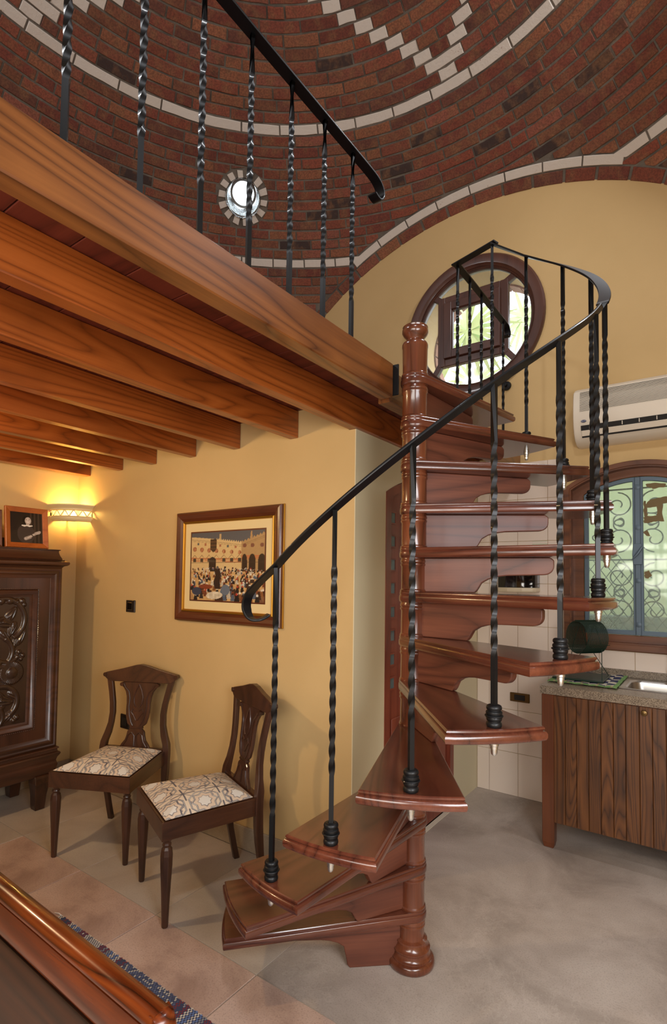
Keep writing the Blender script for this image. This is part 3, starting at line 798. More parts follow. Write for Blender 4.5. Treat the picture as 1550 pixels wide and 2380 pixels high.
# ================================================================ MEZZANINE
mz = thing('mezzanine', 'stained timber mezzanine platform on heavy joists above the picture wall', 'mezzanine', (-2.5, 0.5, 2.26))
ML = Vector((-2.5, 0.5, 2.26))
def mpiece(name, mat, x0, x1, y0, y1, z0, z1, bev=.004, lab=None):
    m = MB(); cx, cy = (x0 + x1) / 2, (y0 + y1) / 2
    m.box(x0 - cx, x1 - cx, y0 - cy, y1 - cy, 0, z1 - z0)
    o = m.build(name, mat, mz, bevel=bev, loc=(cx - ML.x, cy - ML.y, z0 - ML.z))
    if lab: o['label'] = lab
    return o
mpiece('edge_beam', M['pine_beam'], -1.147, -1.085, YF + .01, 1.935, 2.262, 2.404, .004, 'brown edge beam carrying the railing')
mpiece('edge_beam', M['pine_beam'], -1.192, -1.13, 1.99, YW - .002, 2.268, 2.41, .004, 'short rear edge beam')
for i, (x, ye) in enumerate([(-1.43, YW - .002), (-1.815, YP - .001), (-2.250, YP - .001), (-2.637, YP - .001), (-3.033, YP - .001), (-3.415, YP - .001), (-3.83, YP - .001)]):
    if i == 0: mpiece('joist', M['pine'], -1.488, -1.429, YF + .01, YW - .002, 2.252, 2.404)
    else: mpiece('joist', M['pine'], x - .057, x, YF + .01, ye, 2.257, 2.404)
mpiece('gap_shade_plate', M['iron'], -1.112, -1.062, 1.937, 1.944, 2.27, 2.40, .002, 'dark plate standing for the shaded gap between beam and column')  # dark plate put where the beam end leaves only a shaded gap
y = YF + .03; by = .577
ys = []
k0 = math.floor((y - by) / .17)
while by + k0 * .17 < YW - .01:
    a = max(by + k0 * .17, YF + .01); b = min(by + (k0 + 1) * .17, YW - .003)
    xr = -1.152 if b < 2.0 else -1.20
    if b - a > .02: mpiece('floorboard', M['deck'], XL + .003, xr, a + .0015, b - .0015, DECK0, DECK1, .002)
    k0 += 1

# ================================================================ SPIRAL STAIR
SX, SY = -1.0002, 1.9657
A0, DA, HR, Z0 = 203.1532, 18.70013, 0.17636, 0.04448
RSP = 0.700
st = thing('spiral_staircase', 'mahogany spiral staircase with black twisted iron balusters around a turned column', 'staircase', (SX, SY, 0))
def zt_(k): return Z0 + HR * k
# column
prof = [(0, 0), (.084, 0), (.089, .004), (.0915, .014), (.0905, .026), (.085, .033), (.0795, .035), (.0795, .040), (.076, .042), (.0715, .050), (.0695, .060), (.0705, .063), (.0735, .065), (.0735, .070), (.0665, .075), (.0610, .085), (.0590, .092), (.0620, .094), (.0620, .100), (.0560, .103), (.0505, .106)]
zz = .104
for k in range(1, 14):
    zk = zt_(k)
    prof += [(.0500, zk - .075), (.0535, zk - .070), (.0535, zk - .064), (.0505, zk - .061), (.0535, zk - .057), (.0535, zk - .050), (.0510, zk - .046), (.052, zk - .035), (.052, zk - .005), (.0545, zk + .001), (.0545, zk + .007), (.0505, zk + .012)]
zk = zt_(13)
prof = [p for i, p in enumerate(prof)]
prof += [(.0505, 2.375), (.0515, 2.455), (.0535, 2.462), (.0535, 2.470), (.050, 2.478), (.036, 2.484), (.033, 2.492), (.036, 2.498), (.047, 2.510), (.0535, 2.522), (.0535, 2.532), (.050, 2.540), (.052, 2.545), (.046, 2.550), (.020, 2.556), (0, 2.557)]
m = MB(); m.lathe(prof, 36, cap=False); m.build('column', M['mahogany_z'], st, smooth=True)
# tread (shared mesh), radial axis = +X
def tread_outline(ins):
    R_ = .735 - ins; rh = .0585 - ins * .35; ho = .1495 - ins
    phi = math.asin(ho / R_); pts = []
    for i in range(13):
        a = -phi + 2 * phi * i / 12; pts.append((R_ * math.cos(a), R_ * math.sin(a)))
    # tangent start on the hub circle
    g_ = math.atan2(ho - rh, R_ * math.cos(phi))
    for i in range(13):
        a = PI / 2 + g_ + (PI - 2 * g_) * i / 12; pts.append((rh * math.cos(a), rh * math.sin(a)))
    return pts
lev = [(0, .010), (-.0025, .0065), (-.007, .0060), (-.010, .0085), (-.0115, .0095), (-.0125, .006), (-.015, .0025), (-.020, 0), (-.030, .0), (-.036, .0025), (-.0395, .008)]
m = MB(); m.loft([[(x, y, dz) for x, y in tread_outline(i_)] for dz, i_ in lev])
tread_me = m.mesh('tread'); tread_me.materials.append(M['mahogany'])
def bracket_mesh(zb):
    pts = [(.045, -.0398), (.515, -.0398), (.528, -.050)]
    pts += [(.528 - .035 + .035 * math.cos(a), -.072 + .033 * math.sin(a) * 1.0) for a in [-PI / 2 * i / 6 for i in range(7)]]
    pts += [(.42, -.107), (.36, -.109), (.325, -.114), (.295, -.123), (.270, -.138), (.255, zb + .012), (.245, zb), (.045, zb)]
    m = MB(); m.prism(pts, 'Y', -.013, .013); me = m.mesh('bracket'); me.materials.append(M['bracket_wood']); return me
br = bracket_mesh(-HR + .0005); br1 = bracket_mesh(-zt_(1) + .001)
m = MB(); m.lathe([(0, -.078), (.004, -.0775), (.0075, -.074), (.009, -.068), (.009, -.060), (.0105, -.059), (.0105, -.052), (.0125, -.050), (.0125, -.0398), (0, -.0398)], 12, cap=False)
nut_me = m.mesh('cap_nut'); nut_me.materials.append(M['chrome'])
rail_z = {3: 1.538, 4: 1.706, 5: 1.879, 6: 2.055, 7: 2.217, 8: 2.372, 9: 2.545, 10: 2.735, 11: 2.915, 12: 3.085, 13: 3.238}
ANG = {k: A0 + DA * k for k in range(1, 14)}
ANGS = dict(ANG); ANGS[13] = 443.2
# baluster: square bar with twisted middle, unit mesh 0.95 high
def baluster_mesh(h, hw=.0068, seed=0):
    m = MB(); rings = []
    z0_, z1_ = h * .2, h * .83; nq = int(round((z1_ - z0_) / .046)); ns = nq * 6
    def rg(z, a): 
        return [(hw * 1.414 * math.cos(a + PI / 4 + PI / 2 * j), hw * 1.414 * math.sin(a + PI / 4 + PI / 2 * j), z) for j in range(4)]
    rings.append(rg(0, 0)); rings.append(rg(z0_, 0))
    for i in range(1, ns + 1): rings.append(rg(z0_ + (z1_ - z0_) * i / ns, PI / 2 * nq * i / ns))
    rings.append(rg(h, 0)); m.loft(rings); me = m.mesh('baluster'); me.materials.append(M['iron'])
    for p in me.polygons: p.use_smooth = True
    me.set_sharp_from_angle(angle=math.radians(50)); return me
bal_me = {}
def baluster(parent, loc, h, rz, name='baluster'):
    key = round(h, 2)
    if key not in bal_me: bal_me[key] = baluster_mesh(h)
    o = link(name, bal_me[key], None, parent, loc=loc); o.rotation_euler = (0, 0, rz); return o
m = MB(); m.lathe([(.0, 0), (.0185, 0), (.0210, .003), (.0215, .008), (.0205, .0125), (.0180, .015), (.0180, .0165), (.0205, .019), (.0215, .024), (.0205, .0275), (.0245, .0285), (.0258, .0305), (.0245, .0325), (.0205, .0335), (.0225, .038), (.0218, .0425), (.0185, .045), (.0185, .0465), (.0208, .049), (.0212, .054), (.0195, .058), (.0160, .060), (.009, .060)], 20, cap=False)
collar_me = m.mesh('collar'); collar_me.materials.append(M['iron'])
for p in collar_me.polygons: p.use_smooth = True
collar_me.set_sharp_from_angle(angle=math.radians(42))
for k in range(1, 14):
    a = math.radians(ANG[k])
    t = link('tread', tread_me, None, st, loc=(0, 0, zt_(k))); t.rotation_euler = (0, 0, a)
    link('bracket', br1 if k == 1 else br, None, t, bevel=.004, seg=2)
    if k >= 3:
        n_ = None if k == 13 else link('cap_nut', nut_me, None, t, smooth=True, loc=(RSP, 0, 0))
        s_ = math.radians(ANGS[k])
        b = baluster(st, (RSP * math.cos(s_), RSP * math.sin(s_), zt_(k)), rail_z[k] - zt_(k) - .003, s_ + .45)
        link('collar', collar_me, None, b)
for p in tread_me.polygons: p.use_smooth = True
tread_me.set_sharp_from_angle(angle=math.radians(32))
# handrail (flat bar) with scrolled start
def catm(pts, n):
    P = [Vector(p) for p in pts]; P = [P[0] * 2 - P[1]] + P + [P[-1] * 2 - P[-2]]; out = []
    for i in range(1, len(P) - 2):
        for j in range(n):
            u = j / n; a, b, c_, d = P[i - 1], P[i], P[i + 1], P[i + 2]
            out.append(0.5 * ((2 * b) + (c_ - a) * u + (2 * a - 5 * b + 4 * c_ - d) * u * u + (3 * b - a - 3 * c_ + d) * u ** 3))
    out.append(P[-2]); return out
hp = []
for k10 in range(30, 131):
    k = k10 / 10; lo = int(min(math.floor(k), 12)); fr = k - lo
    z = rail_z[lo] * (1 - fr) + rail_z[lo + 1] * fr
    # smooth with neighbours
    a = math.radians(ANGS[lo] * (1 - fr) + ANGS[lo + 1] * fr)
    hp.append(Vector((RSP * math.cos(a), RSP * math.sin(a), z)))
for _ in range(6): hp = [hp[0]] + [Vector((hp[i].x, hp[i].y, (hp[i - 1].z + hp[i].z * 2 + hp[i + 1].z) / 4)) for i in range(1, len(hp) - 1)] + [hp[-1]]
curl = [(-1.226, 1.350, 1.377), (-1.236, 1.336, 1.366), (-1.250, 1.318, 1.359), (-1.268, 1.309, 1.364), (-1.283, 1.306, 1.385), (-1.288, 1.306, 1.412), (-1.272, 1.303, 1.445), (-1.225, 1.294, 1.480), (-1.18, 1.286, 1.508)]
curl = [Vector(c_) - Vector((SX, SY, 0)) for c_ in curl]
path = catm(curl + [hp[0]], 4)[:-1] + hp
m = MB(); m.strip([p + Vector((0, 0, .003)) for p in path], .040, .008); m.build('handrail', M['iron'], st, smooth=True)

# ================================================================ MEZZANINE RAILINGS
RX = -1.108
gr = thing('guard_rail', 'black twisted iron guard rail standing on the brown mezzanine edge beam', 'railing', (RX, 0.3, 2.4045))
for i, y in enumerate([-.536, -.354, -.172, .010, .192, .374, .555, .738, .920, 1.103, 1.288, 1.469, 1.649]):
    baluster(gr, (0, y - .3, 0), .722, .3 + .1 * i)
cp = [(0, 1.60, 3.13), (0, 1.70, 3.13), (0, 1.80, 3.127), (0, 1.845, 3.11), (0, 1.858, 3.08), (0, 1.84, 3.052), (0, 1.815, 3.046), (0, 1.79, 3.052)]
pth = [Vector((0, -1.1 + .1 * i, 3.13)) for i in range(27)] + catm(cp, 5)[5:]
m = MB(); m.strip([p - Vector((0, .3, 2.404 - .003)) for p in pth], .040, .008); m.build('handrail', M['iron'], gr, smooth=True)
RX2 = -1.145; ZR2 = 3.248
gr2 = thing('guard_rail', 'short black iron guard rail behind the stairhead in front of the round window', 'railing', (RX2, 3.1, 2.4105))
for i, y in enumerate([2.76, 2.94, 3.13, 3.33, 3.54]):
    baluster(gr2, (0, y - 3.1, 0), ZR2 - 2.41, .2 + .1 * i)
cp = [(0, 3.55, 3.248), (0, 3.60, 3.244), (0, 3.635, 3.22), (0, 3.64, 3.19), (0, 3.62, 3.17), (0, 3.59, 3.175)]
s13 = Vector((SX + RSP * math.cos(math.radians(443.2)) - RX2, SY + RSP * math.sin(math.radians(443.2)), 3.243))
m = MB(); m.strip([p - Vector((0, 3.1, 2.41 - .003)) for p in [Vector((0, 2.745, 3.248)), Vector((0, 3.0, 3.248)), Vector((0, 3.3, 3.248))] + catm(cp, 5)], .040, .008)
m.build('handrail', M['iron'], gr2, smooth=True)
m = MB(); m.strip([p - Vector((0, 3.1, 2.41 - .003)) for p in [s13 + Vector((.02, 0, 0)), s13 * .5 + Vector((0, 2.75, 3.247)) * .5, Vector((-.02, 2.75, 3.248))]], .040, .008)
m.build('handrail', M['iron'], gr2)
m = MB(); m.lathe([(0, 0), (.030, 0), (.034, .006), (.030, .02), (0, .026)], 20, cap=False); m2 = m.mesh('wall_boss'); 
wbz = thing('wall_boss', 'round black iron boss on the yellow wall under the round window', 'fixing', (-1.227, YW - .001, 2.93))
o = link('boss_plate', m2, M['iron'], wbz, smooth=True); o.rotation_euler = (PI / 2, 0, 0)
m = MB(); m.lathe([(0, .02), (.012, .02), (.012, .05), (0, .052)], 12, cap=False); o = m.build('boss_pin', M['iron'], wbz, smooth=True); o.rotation_euler = (PI / 2, 0, 0)

# ================================================================ DOOR with small square panes
dr = thing('door_1', None, None, (XP, 2.974, 0)); del_ = None
dr['kind'] = 'structure'
def yoz(pts): return [(y - 2.974, z) for y, z in pts]
oy = yoz(yarch(DY0, DY1, 1.98, 2.095, 0.001)); iy = yoz(yarch(DY0 + .056, DY1 - .056, 1.955, 2.045, 0.001))
m = MB(); m.loft([[(x, p[0], p[1]) for p in l] for l, x in ((oy, -.07), (oy, .004), (iy, .004), (iy, -.07), (oy, -.07))], False, False)
m.build('door_frame', M['door_wood'], dr, bevel=.003)
ly = yoz(yarch(DY0 + .058, DY1 - .058, 1.953, 2.042, 0.006))
m = MB(); m.prism(ly, 'X', -.055, -.018); leaf = m.build('door_leaf', M['door_wood'], dr, bevel=.002)
for i in range(6):
    for j in range(8):
        cy = -.355 + .142 * i; cz = 1.848 - .1305 * j
        m = MB()
        for (a0, a1, b0, b1) in ((-.034, -.026, -.036, .036), (.026, .034, -.036, .036), (-.026, .026, -.036, -.028), (-.026, .026, .028, .036)):
            m.box(-.018, -.012, cy + a0, cy + a1, cz + b0, cz + b1)
        m.box(-.018, -.0165, cy - .0262, cy + .0262, cz - .0282, cz + .0282)
        me = m.mesh('pane'); me.materials.append(M['door_wood']); me.materials.append(M['door_glass'])
        for p in me.polygons[-6:]: p.material_index = 1
        link('pane', me, None, leaf)
for i, (y0_, y1_) in enumerate(((-.36, -.02), (.02, .36))):
    m = MB(); m.box(-.018, -.010, y0_, y1_, .16, .74); m.build('door_panel', M['door_wood'], leaf, bevel=.006)
# mitre lines of the frame
# ================================================================ KITCHEN
kb = thing('kitchen_base_cabinet', 'low pine kitchen cabinet with plank door under the granite worktop', 'cabinet', (-.83, 3.25, 0))
def kp(name, mat, x0, x1, y0, y1, z0, z1, parent=None, bev=.002, lab=None):
    m = MB(); m.box(x0 + .83, x1 + .83, y0 - 3.25, y1 - 3.25, z0, z1); o = m.build(name, mat, parent or kb, bevel=bev)
    if lab: o['label'] = lab
    return o
m = MB(); m.loft([[(x, y, z) for x, y in ((0, 0), (.066, 0), (.066, .06), (0, .06))] for z in (.862, .03)] + [[(x, y, 0) for x, y in ((.008, .004), (.060, .004), (.060, .056), (.008, .056))]]); m.build('corner_post', M['post_wood'], kb, bevel=.003)
kp('side_panel', M['post_wood'], -.826, -.80, 3.31, 3.872, .10, .862)
kp('back_post', M['post_wood'], -.83, -.77, 3.81, 3.872, 0, .10)
kp('floor_panel', M['post_wood'], -.79, .98, 3.28, 3.872, .15, .17)
kp('top_rail', M['post_wood'], -.764, .98, 3.256, 3.29, .835, .862)
px_ = [-.7645, -.704, -.645, -.583, -.522, -.462, -.403, -.339, -.280, -.219, -.158]
def kdoor(x0, xs, lab):
    d = kp('door', M['post_wood'], xs[0] + .002, xs[-1] - .002, 3.268, 3.278, .150, .858); 
    for i in range(len(xs) - 1):
        kp('plank', M['cupboard'], xs[i] + .0008, xs[i + 1] - .0008, 3.250, 3.268, .147, .858, d, .0022)
    return d
d1 = kdoor(0, px_, '')
d2 = kdoor(0, [-.155 + .0615 * i for i in range(10)], '')
d3 = kdoor(0, [.402 + .0615 * i for i in range(10)], '')
m = MB(); m.lathe([(0, 0), (.008, 0), (.007, .008), (.013, .014), (.0155, .02), (.0135, .026), (.007, .028), (0, .029)], 18, cap=False)
kme = m.mesh('knob')
for d, kx in ((d1, -.314), (d2, .35)):
    o = link('knob', kme, M['brass_dark'], d, smooth=True, loc=(kx + .83, 0, .83)); o.rotation_euler = (PI / 2, 0, 0)
wt = thing('worktop', 'speckled grey granite worktop with upstand below the kitchen window', 'worktop', (-.83, 3.24, .864))
SKX0, SKX1, SKY0, SKY1 = -.475, .30, 3.42, 3.80
m = MB()
for (x0, x1, y0, y1) in ((-.835, SKX0 + .02, 3.235, 3.872), (SKX1 - .02, .985, 3.235, 3.872), (SKX0 + .02, SKX1 - .02, 3.235, SKY0 + .02), (SKX0 + .02, SKX1 - .02, SKY1 - .02, 3.872)):
    m.box(x0 + .83, x1 + .83, y0 - 3.24, y1 - 3.24, 0, .046)
m.build('slab', M['granite'], wt)
m = MB(); m.box(-.003, 1.81, .61, .632, .046, .092); m.build('upstand', M['granite'], wt, bevel=.002)
sk = thing('sink', 'stainless steel inset sink in the granite worktop', 'sink', ((SKX0 + SKX1) / 2, (SKY0 + SKY1) / 2, .91))
def rrect(hx, hy, r, z, n=6, cx=0, cy=0):
    p = []
    for (sx, sy, a) in ((1, 1, 0), (-1, 1, 90), (-1, -1, 180), (1, -1, 270)):
        for i in range(n + 1):
            t_ = math.radians(a + 90 * i / n); p.append((cx + sx * (hx - r) + r * math.cos(t_), cy + sy * (hy - r) + r * math.sin(t_), z))
    return p
m = MB(); m.loft([rrect(.3875, .19, .04, .0), rrect(.386, .188, .04, .003), rrect(.376, .178, .035, .002), rrect(.345, .150, .06, .001), rrect(.338, .143, .06, -.006), rrect(.325, .13, .07, -.15), rrect(.28, .09, .06, -.16)], False, True)
m.build('basin', M['stainless'], sk, smooth=True)
m = MB(); m.lathe([(0, -.158), (.025, -.158), (.028, -.155), (.02, -.154), (0, -.156)], 16, cap=False); m.build('drain', M['chrome'], sk, smooth=True)
tp = thing('tap', 'grey metal kitchen tap behind the sink', 'tap', (-.225, 3.818, .9105))
m = MB(); m.lathe([(0, 0), (.026, 0), (.026, .006), (.016, .012), (.015, .09), (0, .095)], 16, cap=False); m.build('tap_body', M['stainless'], tp, smooth=True)
m = MB(); m.tube([(0, 0, .08), (0, -.01, .17), (0, -.05, .22), (0, -.11, .225), (0, -.14, .20)], .009, 8); m.build('spout', M['stainless'], tp, smooth=True)
m = MB(); m.tube([(.02, 0, .06), (.06, -.01, .075)], .006, 8); m.build('tap_lever', M['stainless'], tp, smooth=True)
# tea towel
t = MB(); nx, ny = 34, 40
gcol = srgb(120, 160, 96); ncol = srgb(52, 56, 92); wcol = srgb(206, 200, 180); scol = srgb(170, 160, 120)
def tz(x, y): return .004 + .003 * abs(math.sin(x * 40 + y * 11)) + (.004 if x > .31 else 0) * abs(math.sin(y * 30))
base_i = {}
for i in range(nx):
    for j in range(ny):
        x0, x1 = .37 * i / nx, .37 * (i + 1) / nx; y0, y1 = .50 * j / ny, .50 * (j + 1) / ny
        u = i / nx; v_ = j / ny; bu = min(u, 1 - u) ; bv = min(v_, 1 - v_)
        if bu < .06 or bv < .055: t.col = gcol
        elif (i % 8) in (0,): t.col = scol
        else: t.col = ncol if ((i // 4 + j // 5) % 2 == 0) else wcol
        if (bu < .06 or bv < .055) and (i % 7 == 3 and bv < .055): t.col = scol
        t.add([(x0, y0, tz(x0, y0)), (x1, y0, tz(x1, y0)), (x1, y1, tz(x1, y1)), (x0, y1, tz(x0, y1))], [(0, 1, 2, 3)])
me = t.mesh('tea_towel'); bm = bmesh.new(); bm.from_mesh(me); bmesh.ops.remove_doubles(bm, verts=bm.verts, dist=1e-5); bm.to_mesh(me); bm.free()
o = link('tea_towel', me, M['rug'], None, loc=(-.83, 3.375, .9102)); sd_ = o.modifiers.new('s', 'SOLIDIFY'); sd_.thickness = .002; sd_.offset = 1
tag(o, 'green-edged checked tea towel spread on the granite worktop', 'towel')
# wire plate rack: coil above a tray on long legs
dk = thing('dish_rack', 'dark green wire coil rack standing on the tea towel beside the sink', 'dish rack', (-.66, 3.60, .922))
m = MB(); m.box(-.16, .12, -.15, .15, 0, .010); m.build('tray', M['green_wire'], dk, bevel=.003)
cdir = Vector((.64, .77, .0)).normalized(); cc_ = Vector((.012, -.02, .250)); 
cu_ = Vector((0, 0, 1)); cu_ = (cu_ - cdir * cu_.dot(cdir)).normalized(); cw_ = cdir.cross(cu_)
m = MB(); path = []
for i in range(22 * 20 + 1):
    a = 2 * PI * i / 20; f = i / (22 * 20) - .5
    path.append(cc_ + cdir * (f * .15) + cu_ * .098 * math.cos(a) + cw_ * .098 * math.sin(a))
m.tube(path, .0022, 5); m.build('wire_coil', M['green_wire'], dk, smooth=True)
for (dx, dy) in ((-.12, -.12), (-.12, .12), (.11, -.12), (.11, .12)):
    s_ = 1 if dy > 0 else -1
    m = MB(); m.tube([(dx, dy, .008), tuple(cc_ + cdir * (-.05 if dx < 0 else .055) + cw_ * (-.06 * s_) - cu_ * .05), tuple(cc_ + cdir * (-.05 if dx < 0 else .055) + cu_ * .085)], .0022, 6)
    m.build('leg', M['green_wire'], dk, smooth=True)
for a in (0, 2.0, 4.1):
    m = MB(); off = cu_ * .101 * math.cos(a) + cw_ * .101 * math.sin(a); m.tube([cc_ - cdir * .085 + off, cc_ + cdir * .085 + off], .002, 6); m.build('tie_rod', M['green_wire'], dk, smooth=True)
# glossy wall appliance and socket
ho = thing('wall_appliance', 'glossy black wall appliance with rounded cream base on the tiled wall', 'appliance', (-1.12, YW - .008, 1.43))
m = MB(); sh = [(-.145, 0), (.125, 0), (.125, -.10), (.11, -.128), (.04, -.145), (-.06, -.145), (-.13, -.125), (-.145, -.10)]
m.loft([[(x * .97, y * .97, .0) for x, y in sh], [(x, y, .012) for x, y in sh], [(x, y, .032) for x, y in sh]]); m.build('base_shell', M['cream_plastic'], ho, bevel=.004)
m = MB(); m.loft([[(x * .985, y * .985, .032) for x, y in sh], [(x * .98, y * .97, .20) for x, y in sh], [(x * .95, y * .9, .215) for x, y in sh]]); m.build('body', M['black_gloss'], ho, smooth=True, bevel=.003)
def plate(name, lab, loc, w, h_, ax, mat, cat):
    t_ = thing(name, lab, cat, loc); m = MB()
    if ax == 'Y': m.box(-w / 2, w / 2, -.010, 0, -h_ / 2, h_ / 2)
    o1 = m.build('face_plate', mat, t_, bevel=.003)
    m = MB(); m.box(-w * .27, w * .27, -.0145, -.0105, -h_ * .3, h_ * .3); m.build('rocker' if 'switch' in name else 'socket_insert', M['dark_slot'] if 'switch' not in name else M['black_gloss'], t_, bevel=.002)
    return t_
plate('wall_socket', 'brown double socket low on the kitchen tiles', (-1.135, YW - .0072, .690), .135, .062, 'Y', M['brass_dark'], 'socket')
plate('light_switch', 'black light switch on the yellow wall left of the framed picture', (-3.272, YP - .0005, 1.301), .098, .082, 'Y', M['black_plastic'], 'switch')
plate('wall_socket', 'black wall socket behind the left dining chair', (-3.30, YP - .0005, .515), .098, .095, 'Y', M['black_plastic'], 'socket')

# ---------------------------------------------------------------- air conditioner
ac = thing('air_conditioner', 'cream split air conditioner above the kitchen window', 'air conditioner', (-.745, YW - .001, 2.40))
prof_ = [(0, .385), (-.13, .362), (-.172, .335), (-.186, .29), (-.192, .22), (-.192, .16), (-.184, .11), (-.165, .065), (-.13, .025), (-.07, 0), (0, 0)]
LAC = .86
def acprof(s_, dx): return [(dx, y * s_, .19 + (z - .19) * (1 - (1 - s_) * .6)) for y, z in prof_]
m = MB(); m.loft([acprof(.90, 0), acprof(.975, .006), acprof(1, .02), acprof(1, LAC - .02), acprof(.975, LAC - .006), acprof(.9, LAC)]); m.build('casing', M['ac_white'], ac, smooth=True)
m = MB()
for i in range(19):
    z = .20 + i * .0070
    # along the slanted upper front
    yy = -.1935 + max(0, (z - .22)) * .10
    if z > .29: yy = -.1875 + (z - .29) * .30
    m.box(.045, LAC - .045, yy - .0008, yy + .004, z, z + .0013)
tag(m.build('grille', M['dark_slot'], ac), kind='stuff')
m = MB(); m.prism([(-.1925, .150), (-.190, .105), (-.176, .103), (-.176, .150)], 'X', .045, LAC - .045)
m = MB(); m.prism([(-.1865, .108), (-.1775, .078), (-.165, .08), (-.17, .11)], 'X', .05, LAC - .05); m.build('air_slot', M['dark_slot'], ac)
m = MB(); m.prism([(-.1785, .076), (-.1585, .045), (-.152, .048), (-.172, .08)], 'X', .052, LAC - .052); m.build('louvre', M['ac_white'], ac, bevel=.001)
m = MB(); m.prism([(-.1575, .044), (-.1515, .036), (-.147, .04), (-.152, .047)], 'X', .052, LAC - .052); m.build('lower_slot', M['dark_slot'], ac)
for i in range(8):
    m = MB(); m.box(.10 + i * .092, .104 + i * .092, -.187, -.178, .082, .104); m.build('fin', M['ac_white'], ac)
m = MB(); m.loft([[(.068 + .016 * math.cos(2 * PI * k / 24), y, .134 + .0075 * math.sin(2 * PI * k / 24)) for k in range(24)] for y in (-.196, -.186)]); em = m.build('emblem', M['navy'], ac)
tc_ = bpy.data.curves.new('emblem_text', 'FONT'); tc_.body = 'Carrier'; tc_.size = .0095; tc_.align_x = 'CENTER'; tc_.align_y = 'CENTER'; tc_.extrude = .0003; tc_.shear = .35
to = bpy.data.objects.new('emblem_text', tc_); COL.objects.link(to)
dg = bpy.context.evaluated_depsgraph_get(); tme = bpy.data.meshes.new_from_object(to.evaluated_get(dg)); bpy.data.objects.remove(to)
o = link('lettering', tme, M['white_print'], em, loc=(.068, -.1966, .134)); o.rotation_euler = (PI / 2, 0, 0)

# ================================================================ PICTURE ON THE WALL
PX0, PX1, PZ0, PZ1 = -2.775, -1.902, 1.237, 1.905
pf = thing('framed_picture', 'mahogany and gold framed print of a sunlit courtyard crowd on yellow wall', 'picture', ((PX0 + PX1) / 2, YP, (PZ0 + PZ1) / 2))
hw_, hh_ = (PX1 - PX0) / 2, (PZ1 - PZ0) / 2
def rectring(levels, mat, name, parent, bev=0, smooth=False):
    m = MB()
    m.loft([[(-hw_ + i_, y, -hh_ + i_), (hw_ - i_, y, -hh_ + i_), (hw_ - i_, y, hh_ - i_), (-hw_ + i_, y, hh_ - i_)] for i_, y in levels], False, False)
    return m.build(name, mat, parent, bevel=bev)
rectring([(0, -.001), (0, -.026), (.008, -.034), (.020, -.036), (.040, -.030), (.056, -.020), (.058, -.012)], M['frame_wood'], 'frame', pf)
rectring([(.055, -.012), (.057, -.0235), (.063, -.0265), (.070, -.022), (.072, -.010)], M['gold'], 'gilt_slip', pf)
rectring([(-.004, -.001), (-.004, -.008), (.001, -.010), (.001, -.001)], M['gold'], 'gilt_edge', pf)
m = MB(); m.box(-hw_ + .06, hw_ - .06, -.012, -.010, -hh_ + .06, hh_ - .06); m.build('mount', M['ivory_mat'], pf)
rectring([(.122, -.0121), (.122, -.0145), (.130, -.0145), (.130, -.0121)], M['frame_wood'], 'inner_line', pf)
